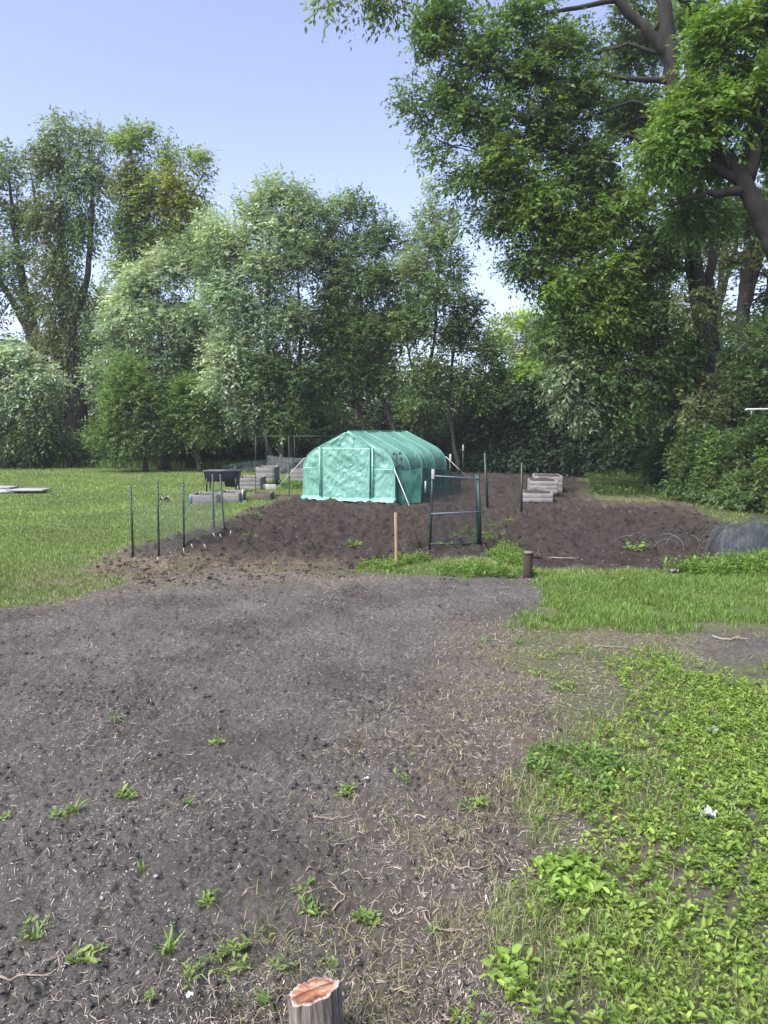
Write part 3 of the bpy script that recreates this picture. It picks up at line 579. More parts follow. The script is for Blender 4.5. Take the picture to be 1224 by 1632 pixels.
def weeds(name, x, y, hgt, leafL, nleaf, ca, cb, label, cat='ground cover', mat=None, parent=None, kind='stuff', asp=.55, z=None, loc=None, flat=.35):
    """small leafy plants: leaves in whorls up a short stem"""
    n = len(x); z = height(x, y) if z is None else z
    m = n*nleaf
    t = np.tile((np.arange(nleaf)+.5)/nleaf, n); az = np.repeat(RS.rand(n)*6.28, nleaf)+np.tile(np.arange(nleaf)*2.4, n)+RS.normal(size=m)*.4
    H = np.repeat(hgt, nleaf); LL = np.repeat(leafL, nleaf)*(.6+.6*RS.rand(m))
    lean = RS.normal(size=(n, 2))*.3; lx = np.repeat(lean[:, 0], nleaf)*H*t; ly = np.repeat(lean[:, 1], nleaf)*H*t
    st = .15*LL
    o = np.stack([np.repeat(x, nleaf)+lx+np.cos(az)*st, np.repeat(y, nleaf)+ly+np.sin(az)*st, np.repeat(z, nleaf)+H*(.3+.7*t)], -1)
    el = RS.normal(size=m)*.35+flat
    d = nrm(np.stack([np.cos(az), np.sin(az), np.tan(np.clip(el, -1, 1.2))], -1))
    nv = nrm(np.array([0, 0, 1.])+RS.normal(size=(m, 3))*.3)
    V, Fc = leaf6(o, d, nv, LL, LL*asp*(.85+.3*RS.rand(m)))
    ct = RS.rand(n, 1); cc = np.repeat((np.array(ca)*(1-ct)+np.array(cb)*ct), nleaf, 0)*(1+.18*RS.normal(size=(m, 1)))
    if loc is not None: V = V-np.array(loc)
    ob = make_mesh(name, V, [Fc], mat or M_LEAF, parent, col=np.repeat(np.clip(cc, .015, .9), 6, 0))
    return tag(ob, label, cat, kind=kind) if kind else ob
RS.seed(301)
# ground cover, lower right
x = RS.uniform(.2, 7.5, 150000); y = RS.uniform(1.6, 8.2, 150000); jx, jy = jit(x, y, .8)
dn = fbm(x*1.8, y*1.8, 4, 12); e = sdist(COVER, jx, jy)
keep = (e > 0) & (RS.rand(len(x)) < np.clip((dn-.20)*3.6, .0, 1)*np.clip(e/.9+.08, 0, 1)*.42) ; x, y, dn = x[keep], y[keep], dn[keep]; n = len(x)
weeds('ground_cover', x, y, (.015+.06*RS.rand(n))*(.6+.9*dn), .017+.026*RS.rand(n)**1.8, 6, (.12, .20, .04), (.24, .33, .07), 'dense low leafy weeds with oval leaves covering the lower right')
x, y = polar(60000, 2.0, 8.2, .05, .95); jx, jy = jit(x, y, .45); e = sdist(COVER, jx, jy)
keep = (e > -.15) & (fbm(x*2.6, y*2.6, 3, 64) > .52+.12*RS.rand(len(x))); x, y = x[keep], y[keep]; n = len(x)
blades('cover_grass', x, y, .03+.075*RS.rand(n), .0028+.0004*y, colmix(n, (.10, .17, .04), (.27, .29, .12), .2), M_GRASS, 'thin grass blades growing up through the leafy ground cover', 'grass', .9)
# darker taller clump at its left edge
def clump(px, py, rad, n, h, L, ca, cb, label, nleaf=7, name='weed_clump', group=None, asp=.55):
    gx, gy = G(px, py); a = RS.rand(n)*6.28; r = rad*np.sqrt(RS.rand(n))
    X = gx+np.cos(a)*r; Yy = gy+np.sin(a)*r; gz = hz(gx, gy)
    o = thing(name, label, 'weed', (gx, gy, gz), 0, group)
    weeds('foliage', X, Yy, h*(.5+.7*RS.rand(n)), L*(.7+.6*RS.rand(n)), nleaf, ca, cb, '', parent=o, kind=None, loc=(gx, gy, gz), asp=asp)
    return o
M_LEAFSTEM = simple('green_stem', (.10, .15, .05), .6)
clump(925, 1228, .34, 130, .07, .036, (.09, .16, .045), (.15, .24, .06), 'darker green dense weed clump at the left rim of the ground cover', 9)
clump(905, 1412, .16, 46, .07, .05, (.17, .28, .05), (.22, .34, .07), 'yellow-green leafy clump at the inner corner of the ground cover', 6)
clump(800, 1560, .10, 9, .06, .055, (.16, .27, .05), (.24, .36, .07), 'few large-leaved seedlings near the bottom right of the bare soil', 5)
# middle weed strip and right weed strip
for nm, pl, N_, lab, hh, LL_ in (('weed_strip', WEEDM, 2000, 'leafy green weeds between the fence gate and the foreground soil', .085, .042),
                        ('weed_strip', WEEDR, 1500, 'broad-leaved weeds along the front edge of the right garden bed', .15, .06),
                        ('weed_strip', WEEDC, 150, 'green weeds sprouting around the foot of the netted gate frame', .10, .045)):
    bb = pl.min(0), pl.max(0); x = RS.uniform(bb[0][0], bb[1][0], N_*3); y = RS.uniform(bb[0][1], bb[1][1], N_*3); jx, jy = jit(x, y, .3)
    k = (sdist(pl, jx, jy) > 0) & (fbm(x*2, y*2, 3, 8) > (.47 if nm and hh < .15 else .38)); x, y = x[k][:N_], y[k][:N_]; n = len(x)
    weeds(nm, x, y, hh*(.25+1.5*RS.rand(n)**2)*(.2+1.6*fbm(x*1.9, y*1.9, 3, 66)), LL_*(.7+.6*RS.rand(n)), 7, (.095, .17, .04), (.17, .26, .06), lab, asp=.42, flat=.5)
# weeds at rear edge of garden and along fence
x = RS.uniform(2.5, 15, 9000); y = RS.uniform(22, 37, 9000); s1, s2, s3, dr = masks(x, y); f = sdist(FOREST, x, y)
k = (s2 < .4) & (f > -4.5) & (fbm(x*.8, y*.8, 3, 19) > .45); x, y = x[k], y[k]; n = len(x)
weeds('rough_weeds', x, y, .1+.25*RS.rand(n), .07+.06*RS.rand(n), 7, (.07, .12, .04), (.13, .19, .06), 'rough leafy weeds between the dug garden and the wood edge', asp=.4, flat=.6)

# litter on the soil
def litter(name, x, y, L, w, col, label, lift=.004, curv=.22, cat='plant litter'):
    n = len(x); a = RS.rand(n)*6.28; k = RS.normal(size=n)*curv
    P0 = []; pts = []
    for t in (-.5, -.17, .17, .5):
        aa = a+k*t*2; px = x+np.cos(a)*L*t-np.sin(a)*k*L*(t*t)*.9; py = y+np.sin(a)*L*t+np.cos(a)*k*L*(t*t)*.9
        pts.append((px, py, aa+math.pi/2))
    tilt = RS.normal(size=n)*.22
    V = []
    for i, (px, py, nn) in enumerate(pts):
        ww = w*(.35, 1, 1, .3)[i]*.5; zz = height(px, py)+lift+np.abs(tilt)*L*(i/3.)*.7
        V.append(np.stack([px-np.cos(nn)*ww, py-np.sin(nn)*ww, zz], -1)); V.append(np.stack([px, py, zz+ww*.9], -1)); V.append(np.stack([px+np.cos(nn)*ww, py+np.sin(nn)*ww, zz], -1))
    V = np.stack(V, 1).reshape(-1, 3); b = np.arange(n)[:, None]*12; Fs = []
    for s in range(3):
        o = s*3; Fs.append(b+np.array([[o, o+1, o+4, o+3]])); Fs.append(b+np.array([[o+1, o+2, o+5, o+4]]))
    o = make_mesh(name, V, [np.vstack(Fs)], M_LITTER, col=np.repeat(col, 12, 0)); return tag(o, label, cat, kind='stuff')
M_LITTER = leaf_mat('dead_leaf', .8, .05, .15)
RS.seed(401)
x, y = polar(150000, 2.0, 11.5, -.85, .85); s1, s2, s3, dr = masks(x, y)
dn = fbm(x*1.6, y*1.6, 4, 90)
right = np.clip((x/y+.15)*2.2, 0, 1)*np.clip((7.5-y)/2.5, 0, 1)
k = ((s1 > .5) | (dr > .4)) & (RS.rand(len(x)) < np.clip((dn-.38)*2.2, .06, .5)*(.6+1.1*right)); x, y = x[k], y[k]; n = len(x)
litter('plant_litter', x, y, (.010+.06*RS.rand(n)**3)*(.8+.05*y), (.0016+.0022*RS.rand(n))*(.8+.08*y), colmix(n, (.10, .085, .07), (.34, .30, .26), .3), 'pale chopped straw and stalk bits strewn over the tilled soil')
x, y = polar(90000, 2.0, 12, -.85, .6); s1, s2, s3, dr = masks(x, y)
k = (s1 > .5) & (RS.rand(len(x)) < np.clip((fbm(x*3, y*3, 3, 33)-.35)*2, .1, .6)); x, y = x[k], y[k]; n = len(x)
litter('chips', x, y, (.004+.009*RS.rand(n)**2)*(.7+.1*y), (.003+.004*RS.rand(n)**2)*(.7+.1*y), colmix(n, (.12, .11, .10), (.36, .34, .31), .3), 'tiny pale chips and specks scattered over the tilled soil', .003, .1)
# red-brown dead leaves zone
x, y = polar(52000, 2.0, 8.5, -.05, .75); k = (RS.rand(len(x)) < sm(sdist(DRY2, *jit(x, y, .4)), .5)*.5) ; x, y = x[k], y[k]; n = len(x)
litter('dead_leaves', x, y, .008+.04*RS.rand(n)**2.2, .0022+.008*RS.rand(n)**3, colmix(n, (.11, .08, .07), (.30, .25, .215), .3), 'reddish brown dead leaves and stems lying beside the ground cover', .005, .6)
# clods
def clods(name, x, y, r, label, g):
    n = len(x); z = height(x, y); base = nrm(np.array([[1, 0, 0], [0, 1, 0], [-1, 0, 0], [0, -1, 0], [.6, .6, .7], [-.6, .6, .75], [-.6, -.6, .7], [.6, -.6, .8]], float)); V = base[None]*(r[:, None, None])*(.7+.6*RS.rand(n, 8, 1))*np.array([1.1, 1, .75])
    V = V+np.stack([x, y, z+r*.1], -1)[:, None]; b = np.arange(n)[:, None]*8
    Q = np.vstack([b+np.array([q]) for q in ([4, 5, 6, 7],)]); T = np.vstack([b+np.array([q]) for q in ([0, 1, 4], [1, 5, 4], [1, 2, 5], [2, 6, 5], [2, 3, 6], [3, 7, 6], [3, 0, 7], [0, 4, 7])])
    N_ = n*8; o = make_mesh(name, V.reshape(-1, 3), [Q, T], M_GROUND, smooth=False, attrs={'soil': np.ones(N_), 'garden': np.full(N_, g), 'dry': np.zeros(N_), 'forest': np.zeros(N_)}); tag(o, label, 'soil clods', kind='stuff')
x, y = polar(34000, 2.0, 11.5, -.85, .5); s1, s2, s3, dr = masks(x, y); k = (s1 > .6) & (fbm(x*2.5, y*2.5, 3, 71) > .42+.12*RS.rand(len(x))); x, y = x[k], y[k]
clods('soil_clods', x, y, (.003+.013*RS.rand(len(x))**3)*(.8+.08*y), 'small grey soil crumbs lying on the foreground tilled soil', 0.)
x, y = polar(16000, 8.5, 30, -.4, .58); s1, s2, s3, dr = masks(x, y); k = (s2 > .6); x, y = x[k], y[k]
clods('garden_clods', x, y, .008+.030*RS.rand(len(x))**3, 'dark soil clods lying on the dug garden beds', 1.)
# bits on garden soil
x, y = polar(9000, 9, 30, -.35, .55); s1, s2, s3, dr = masks(x, y); k = (s2 > .5) & (RS.rand(len(x)) < .35); x, y = x[k], y[k]; n = len(x)
litter('root_bits', x, y, .02+.09*RS.rand(n)**3, .005+.008*RS.rand(n)**2, colmix(n, (.10, .085, .07), (.28, .25, .21), .2), 'small pale root and straw bits on the dug garden soil', .01)
# long thin twigs lying about: countable, each its own thing
def twig(px, py, L, ang, r=.005, bendy=.25, lab='', c=None):
    gx, gy = G(px, py); t = np.linspace(-.5, .5, 9); cx = gx+np.cos(ang)*L*t-np.sin(ang)*bendy*L*(t*t*2+.12*np.sin(t*9)); cy = gy+np.sin(ang)*L*t+np.cos(ang)*bendy*L*(t*t*2+.12*np.sin(t*9))
    z = height(cx, cy)+r*1.1+.006; b = MB(); g0 = np.array([gx, gy, hz(gx, gy)])
    b.tube(np.stack([cx, cy, z], -1)-g0, np.linspace(r, r*.4, 9), 6)
    j = 5; p = np.array([cx[j], cy[j], z[j]])-g0; e = p+np.array([math.cos(ang+.7), math.sin(ang+.7), .08])*L*.22
    b.tube([p, (p+e)/2+[0, 0, .004], e], [r*.6, r*.5, r*.25], 5)
    o = b.build('twig', M_TWIG, smooth=True); o.location = g0
    return tag(o, lab, 'twig', 'twigs lying on the soil')
M_TWIG = simple('dry_twig', (.20, .17, .14), .8, nscale=40, namt=.2)
twig(545, 1430, .16, 1.9, .005, .7, 'pale hooked twig on the soil above the cut stump')
twig(575, 1405, .12, -.7, .004, .2, 'short straight pale twig next to the hooked twig')
twig(628, 1583, .15, -.45, .006, .1, 'straight pale stick on the soil right of the cut stump')
twig(505, 1395, .12, .8, .004, .1, 'thin stick leaning from a seedling up and left of the hooked twig')
twig(30, 1573, .24, .05, .006, .1, 'thick grey stick lying at the bottom left corner')
twig(530, 1310, .20, .1, .006, .1, 'dark stick lying in the soil right of centre')
twig(760, 1395, .2, .3, .005, .3, 'pale twig among the dead leaves left of the ground cover')
twig(700, 1480, .22, -.6, .006, .4, 'long crooked twig among the dead leaves at lower right')
twig(900, 892, .5, -.25, .014, .4, 'pale curved root on the soil right of the rusty pipe')
twig(985, 1033, .4, -.12, .007, .05, 'straight brown stick at the edge of the ground cover')
twig(1165, 1020, .35, -.5, .014, .2, 'grey broken branch on the bare patch at the right edge')
# stones
def stones():
    rng = np.random.RandomState(77); base = None
    for i in range(45):
        while True:
            py = 930+700*rng.rand()**.8; px = rng.uniform(0, 850)
            gx, gy = G(px, py)
            if sdist(S1, np.array([gx]), np.array([gy]))[0] > .1: break
        r = .005+.008*rng.rand()**2
        if i % 10 == 0 or base is None:
            v = []; 
            for a in range(5):
                ph = math.pi*(a+.5)/5
                for b in range(8):
                    th = b/8*2*math.pi; k = 1+.22*rng.normal()*.6; v.append((math.sin(ph)*math.cos(th)*k, math.sin(ph)*math.sin(th)*k*.8, math.cos(ph)*.6*k))
            v += [(0, 0, .62), (0, 0, -.62)]; q = [[a*8+b, a*8+(b+1) % 8, (a+1)*8+(b+1) % 8, (a+1)*8+b] for a in range(4) for b in range(8)]
            t = [[40, (b+1) % 8, b] for b in range(8)]+[[41, 32+b, 32+(b+1) % 8] for b in range(8)]
            base = make_mesh('stone', v, [q, t], M_STONE, smooth=True); o = base
        else:
            o = base.copy(); SC.collection.objects.link(o)
        o.location = (gx, gy, hz(gx, gy)+r*.35); o.scale = (r, r*1.1, r); o.rotation_euler = (rng.rand()*.4, rng.rand()*.4, rng.rand()*6)
        tag(o, 'small pale pebble lying loose on the foreground tilled soil', 'stone', 'pebbles on the tilled soil')
M_STONE = simple('pale_stone', (.22, .21, .205), .8, nscale=3, namt=.3)
stones()
# seedlings in the soil
RS.seed(501)
seeds = [(100,1310,.07,12,'pair of seedlings at the left above the middle'),(200,1270,.05,8,'small seedling tuft left of centre'),(10,1310,.03,4,'lone seedling at the left edge'),(485,1420,.05,8,'seedling beside the hooked twig'),(495,1455,.05,9,'seedling just below the hooked twig'),
 (585,1468,.05,8,'seedling right of the hooked twig'),(360,1535,.10,18,'seedling patch left of the cut stump'),(420,1495,.06,12,'round-leaved seedlings above the cut stump'),(305,1560,.05,9,'seedlings lower left of the stump'),(235,1605,.03,4,'single pale seedling at the bottom'),
 (140,1535,.06,10,'seedlings in the lower left corner area'),(335,1440,.04,6,'small seedling in the lower middle'),(520,1550,.04,5,'two-leaved seedling right above the stump'),(690,1490,.03,4,'dark seedling in the dead leaves'),(60,1490,.06,10,'weedy tuft at lower left'),
 (185,1145,.06,8,'tuft of weed in the upper left soil'),(340,1180,.06,7,'small weed in the middle of the soil'),(550,1275,.05,7,'weed by the straw patch in the middle'),(760,1290,.06,10,'weed near the ground cover'),(640,1260,.05,7,'small weed among the pale litter'),
 (450,1550,.05,8,'seedling above the cut stump at its left'),(575,870,.1,10,'weed growing in the garden soil before the greenhouse'),(240,800,.22,30,'weed heap on the lawn behind the left fence'),(395,862,.12,14,'leafy plant at the base of the left fence'),(420,830,.12,16,'leafy plant on the soil before the low beds'),(800,860,.12,16,'tall leafy weeds right of the netted gate'),(815,835,.08,10,'smaller leafy weeds right behind the gate weeds'),(900,1100,.1,16,'weed in the dry transition near the grass strip'),(870,1080,.14,24,'yellowish weeds in the dry transition'),(1015,880,.1,8,'small plant growing in the right garden bed'),(985,930,.12,14,'weed at the corner of the grass strip')]
for px, py, r_, n_, lab in seeds:
    far = py < 960; s_ = 1.0+(1.2 if far else 0)+.0
    clump(px, py, r_*(1.6 if far else 1), n_, .045*s_*(2 if 'tall' in lab else 1), (.032 if not far else .06)*RS.uniform(.6, 1.35), (.13, .21, .06), (.22, .29, .09), lab, RS.randint(3, 7), 'seedling', 'seedlings and weeds sprouting from the soil', RS.uniform(.3, .75))
def tuft(px, py, n, h, lab):
    gx, gy = G(px, py); z0 = hz(gx, gy); b = MB()
    V = []; Fq = []; Ft = []
    for i in range(n):
        a = RS.rand()*6.28; L = h*(.5+.6*RS.rand()); w = .003+.002*RS.rand(); ox, oy = RS.normal(size=2)*.012
        d = np.array([math.cos(a), math.sin(a)]); s = np.array([-d[1], d[0]])*w; k = .3+.5*RS.rand(); pts = []
        for t in (0, .4, .75, 1.0):
            c = np.array([ox, oy])+d*L*k*t*t*1.3; pts.append((c, L*(t-.35*k*t*t)))
        i0 = len(V)
        for j, (c, zz) in enumerate(pts[:3]): V += [(*(c-s), zz), (*(c+s), zz)]
        V.append((*pts[3][0], pts[3][1])); Fq += [[i0, i0+1, i0+3, i0+2], [i0+2, i0+3, i0+5, i0+4]]; Ft.append([i0+4, i0+5, i0+6])
    V = np.array(V); o = make_mesh('grass_tuft', V, [np.array(Fq), np.array(Ft)], M_GRASS, col=np.tile(np.array([[.15, .24, .06]]), (len(V), 1))*(.8+.4*RS.rand(len(V), 1)))
    o.location = (gx, gy, z0-.003); return tag(o, lab, 'grass tuft', 'grass tufts sprouting from the soil')
for px, py, n_, h_, lab in [(270,1525,16,.10,'grass tuft left of the seedling patch by the stump'),(120,1300,12,.09,'trailing grass tuft at the left of the soil'),(55,1495,12,.08,'grass tuft near the lower left corner'),(825,1025,14,.10,'grass tuft at the lower corner of the grass strip'),(770,1030,12,.10,'grass tuft on the dry ground left of the grass strip'),(225,1385,8,.06,'flat yellowish grass tuft in the left half'),(560,1270,10,.07,'pale grass tuft in the straw patch'),(1060,905,20,.22,'spiky grass tuft at the edge of the right garden bed'),(425,1605,10,.06,'grass tuft just left of the stump'),(300,1290,8,.07,'thin grass tuft in the middle left')]:
    tuft(px, py, n_, h_, lab)

# ================================================================ greenhouse
def plastic():
    m, nt, b = new_mat('green_greenhouse_film'); N = nt.nodes; L = nt.links
    tc = N.new('ShaderNodeTexCoord')
    def noise(sc, det, st=(1, 1, 1), rot=(0, 0, 0), dist=0.):
        mp = N.new('ShaderNodeMapping'); mp.inputs['Scale'].default_value = st; mp.inputs['Rotation'].default_value = rot; L.new(tc.outputs['Object'], mp.inputs[0])
        n = N.new('ShaderNodeTexNoise'); n.inputs['Scale'].default_value = sc; n.inputs['Detail'].default_value = det; n.inputs['Distortion'].default_value = dist; L.new(mp.outputs[0], n.inputs['Vector']); return n.outputs[0]
    cr = N.new('ShaderNodeValToRGB'); e = cr.color_ramp.elements; e[0].position = .35; e[0].color = (.21, .48, .385, 1); e[1].position = .7; e[1].color = (.30, .58, .49, 1)
    L.new(noise(1.2, 4), cr.inputs[0]); L.new(cr.outputs[0], b.inputs['Base Color'])
    b.inputs['Roughness'].default_value = .3; b.inputs['Specular IOR Level'].default_value = 1.0; b.inputs['Coat Weight'].default_value = .5; b.inputs['Coat Roughness'].default_value = .18
    a1 = noise(3.2, 3, (1, 1, .28), (0, .7, 0), .8); a2 = noise(7.0, 4, (1, .6, .4), (.3, -.8, .5), 1.0)
    def ridge(src, k):
        a = N.new('ShaderNodeMath'); a.operation = 'SUBTRACT'; a.inputs[1].default_value = .5; L.new(src, a.inputs[0])
        c = N.new('ShaderNodeMath'); c.operation = 'ABSOLUTE'; L.new(a.outputs[0], c.inputs[0])
        d = N.new('ShaderNodeMath'); d.operation = 'MULTIPLY'; d.inputs[1].default_value = -k; L.new(c.outputs[0], d.inputs[0]); return d.outputs[0]
    ad = N.new('ShaderNodeMath'); ad.operation = 'ADD'; L.new(ridge(a1, 1.0), ad.inputs[0]); L.new(ridge(a2, .7), ad.inputs[1])
    bp = N.new('ShaderNodeBump'); bp.inputs['Strength'].default_value = 1.0; bp.inputs['Distance'].default_value = .085
    L.new(ad.outputs[0], bp.inputs['Height']); L.new(bp.outputs[0], b.inputs['Normal'])
    t = N.new('ShaderNodeBsdfTranslucent'); L.new(cr.outputs[0], t.inputs[0]); L.new(bp.outputs[0], t.inputs[1])
    mx = N.new('ShaderNodeMixShader'); mx.inputs[0].default_value = .42; L.new(b.outputs[0], mx.inputs[1]); L.new(t.outputs[0], mx.inputs[2]); L.new(mx.outputs[0], N['Material Output'].inputs[0])
    return m
M_FILM = plastic()
M_SEAM = simple('green_seam', (.20, .47, .38), .4, nscale=5, namt=.1, bump=.1)
M_ZIP = simple('dark_green_zip', (.03, .16, .11), .5)
def greenhouse():
    A = np.array(G(485, 797)); Bp = np.array(G(629, 803)); W = np.linalg.norm(Bp-A); ang = math.atan2(*(Bp-A)[::-1]); mid = (A+Bp)/2
    root = thing('greenhouse', 'green film-covered hoop greenhouse with zipped door on the dug garden', 'greenhouse', (mid[0], mid[1], hz(*mid)-.02), ang)
    hw, Lg, H = W/2, 4.40, 1.98
    prof = [(hw, 0), (hw, .5), (hw, .92)]
    ctrl = [(hw, .92), (hw*.985, 1.16), (hw*.90, 1.33), (hw*.74, 1.46)]
    for t in np.linspace(0, 1, 7)[1:]:
        b = [(1-t)**3, 3*t*(1-t)**2, 3*t*t*(1-t), t**3]; prof.append((sum(b[i]*ctrl[i][0] for i in range(4)), sum(b[i]*ctrl[i][1] for i in range(4))))
    x1, z1 = prof[-1]
    for t in (.25, .5, .75, 1.0): prof.append((x1*(1-t), z1+(H-z1)*t))
    half = np.array(prof); full = np.vstack([half*[1, 1], (half[:-1]*[-1, 1])[::-1]])   # right bottom -> peak -> left bottom
    d = np.concatenate([[0], np.cumsum(np.linalg.norm(np.diff(full, axis=0), axis=1))]); nn = 90
    s = np.linspace(0, d[-1], nn); fx = np.interp(s, d, full[:, 0]); fz = np.interp(s, d, full[:, 1])
    hoops = [0, .25, .5, .75, 1.0]
    # cover with sag between hoops and pulled folds
    ny = 121; V = []
    tx = np.gradient(fx); tz = np.gradient(fz); nl_ = np.hypot(tx, tz); nx, nz = tz/nl_, -tx/nl_
    for j in range(ny):
        t = j/(ny-1); sag = abs(math.sin(t*4*math.pi))**.7
        f = fbm(np.full(nn, t*14.), s*1.1, 3, 5)-.5; f2 = fbm(np.full(nn, t*30.)+s*3, s*2.2-t*9, 3, 25)-.5
        off = -.055*sag+f*.055*min(1, sag*2)+f2*.030*min(1, sag*2+.3)
        V.append(np.stack([fx-nx*off*-1*-1, np.full(nn, t*Lg), fz+nz*off*-1*-1], -1))
    V = np.array(V)
    # normals point outward: (nx,nz) from right-bottom going up => outward = (+x) ; ensure sign
    sgn = 1 if (nx[5] > 0) else -1
    V = []
    for j in range(ny):
        t = j/(ny-1); sag = abs(math.sin(t*4*math.pi))**.7
        f = fbm(np.full(nn, t*14.), s*1.1, 3, 5)-.5; f2 = fbm(t*30.+s*3, s*2.2-t*9, 3, 25)-.5
        off = sgn*(-.022*sag+f*.06*min(1, sag*2)+f2*.035*min(1, sag*2+.3)); off = off*np.clip(fz/.3, .2, 1)
        V.append(np.stack([fx+nx*off, np.full(nn, t*Lg), fz+nz*off], -1))
    V = np.array(V).reshape(-1, 3); i = np.arange(ny-1)[:, None]*nn; j = np.arange(nn-1)[None, :]
    Q = np.stack([i+j, i+nn+j, i+nn+j+1, i+j+1], -1).reshape(-1, 4)
    o = make_mesh('cover', V, [Q], M_FILM, root, smooth=True); sd = o.modifiers.new('s', 'SOLIDIFY'); sd.thickness = .004
    # end panels
    def endp(y, name, rear=False):
        nzr = 60; nxr = 70; zz = np.linspace(0, H-.001, nzr); V = []
        hz_ = np.interp(zz, half[:, 1], half[:, 0])
        for a in range(nzr):
            u = np.linspace(-1, 1, nxr); X = u*hz_[a]
            e = np.clip((1-np.abs(u))*6, 0, 1)*np.clip(zz[a]/.15, 0, 1)
            g = (fbm(X*2.2+zz[a]*1.2, np.full(nxr, zz[a]*2.6), 3, 1)-.5)*.10+(np.abs(fbm(X*5-zz[a]*4, X*2+zz[a]*3, 3, 12)-.5))*-.07
            V.append(np.stack([X, y+g*e+(.03 if rear else -.015), np.full(nxr, zz[a])], -1))
        V = np.array(V).reshape(-1, 3); i = np.arange(nzr-1)[:, None]*nxr; j = np.arange(nxr-1)[None, :]
        Q = np.stack([i+j, i+j+1, i+nxr+j+1, i+nxr+j], -1).reshape(-1, 4)
        o = make_mesh(name, V, [Q], M_FILM, root, smooth=True); sd = o.modifiers.new('s', 'SOLIDIFY'); sd.thickness = .004
    endp(0, 'end_panel'); endp(Lg, 'end_panel', True)
    # door panel, slightly proud, crumpled
    dw0, dw1, dh = -hw+.62, hw-.72, 1.52; nzr, nxr = 50, 50; V = []
    for a in range(nzr):
        z = .06+(dh-.06)*a/(nzr-1); X = np.linspace(dw0, dw1, nxr); u = np.linspace(0, 1, nxr)
        e = np.clip(np.minimum(u, 1-u)*8, 0, 1)
        g = (fbm(X*2.6+z*2.5, z*3+X*1.0, 3, 51)-.5)*.09+(np.abs(fbm(X*5-z*4, X*2.5+z*4, 3, 62)-.5))*-.08
        V.append(np.stack([X, -.062+g*e*.9, np.full(nxr, z)], -1))
    V = np.array(V).reshape(-1, 3); i = np.arange(nzr-1)[:, None]*nxr; j = np.arange(nxr-1)[None, :]
    door = make_mesh('door_panel', V, [np.stack([i+j, i+j+1, i+nxr+j+1, i+nxr+j], -1).reshape(-1, 4)], M_FILM, root, smooth=True)
    door.modifiers.new('s', 'SOLIDIFY').thickness = .005
    for xx in (dw0, dw1):
        z = MB(); z.box((xx, -.085, dh/2+.02), (.022, .012, dh-.04)); z.build('zip', M_ZIP, door)
        z = MB(); z.box((xx+(.07 if xx > 0 else -.07), -.070, dh/2+.03), (.05, .004, dh-.02)); z.build('zip_strip', M_FILM, door)
    # bottom flap lying on the soil
    fl = MB(); n_ = 40; V = []
    for a in range(n_):
        u = a/(n_-1); X = -hw-.05+u*(2*hw+.1)
        for k, (yy, zz) in enumerate([(-.03, .16), (-.10, .09), (-.17, .045), (-.20-.03*math.sin(a*.9), .03+.008*math.sin(a*1.3))]): V.append((X, yy+.02*math.sin(a*.7+k), zz+.01*math.sin(a*1.9+k)))
    V = np.array(V); i = np.arange(n_-1)[:, None]*4; j = np.arange(3)[None, :]
    o = make_mesh('ground_flap', V, [np.stack([i+j, i+j+1, i+5+j, i+4+j], -1).reshape(-1, 4)], M_FILM, root, smooth=True); o.modifiers.new('s', 'SOLIDIFY').thickness = .006
    # hoops (ribs show through as pale lines)
    for t in hoops:
        r = .010 if t in (0, 1.0) else .007
        fr = MB(); pr = np.stack([fx*(1.008), np.full(nn, t*Lg+(-.02 if t == 0 else .02 if t == 1 else 0)), fz*1.004+.004], -1)
        fr.tube(pr[::2], r, 6); fr.build('hoop', M_SEAM, root, smooth=True)
    b = MB(); b.tube([(0, -.02, H+.006), (0, Lg, H+.006)], .012, 6); b.build('ridge_bar', M_SEAM, root)
    for xx0, xx1 in ((-hw+.02, dw0-.13), (dw1+.14, hw-.02)):
        b = MB(); b.box(((xx0+xx1)/2, -.085, .93), (xx1-xx0, .012, .028)); b.build('cross_bar', M_SEAM, root)
    for sx in (-1, 1):
        b = MB(); b.tube([(0, -.055, H-.02), (sx*hw*.5, -.055, 1.56)], .010, 5); b.build('brace', M_SEAM, root)
        pass
    # guy straps
    inv = np.array([[math.cos(ang), math.sin(ang)], [-math.sin(ang), math.cos(ang)]])
    def loc(pw): q = inv@(np.array(pw[:2])-mid); return (q[0], q[1], pw[2]-root.location[2])
    e1 = G(434, 787); e2 = G(653, 809)
    b = MB(); b.tube([(-hw*.97, -.03, 1.22), loc((e1[0], e1[1], .02))], .013, 5); b.build('guy_strap', M_ROPE, root)
    b = MB(); b.tube([(hw*1.0, -.03, .95), loc((e2[0], e2[1], .02))], .013, 5); b.build('guy_strap', M_ROPE, root)
    b = MB(); b.tube([(hw*1.0, Lg, 1.15), (hw+.9, Lg+.9, .05)], .012, 5); b.build('guy_strap', M_ROPE, root)
    return root
greenhouse()

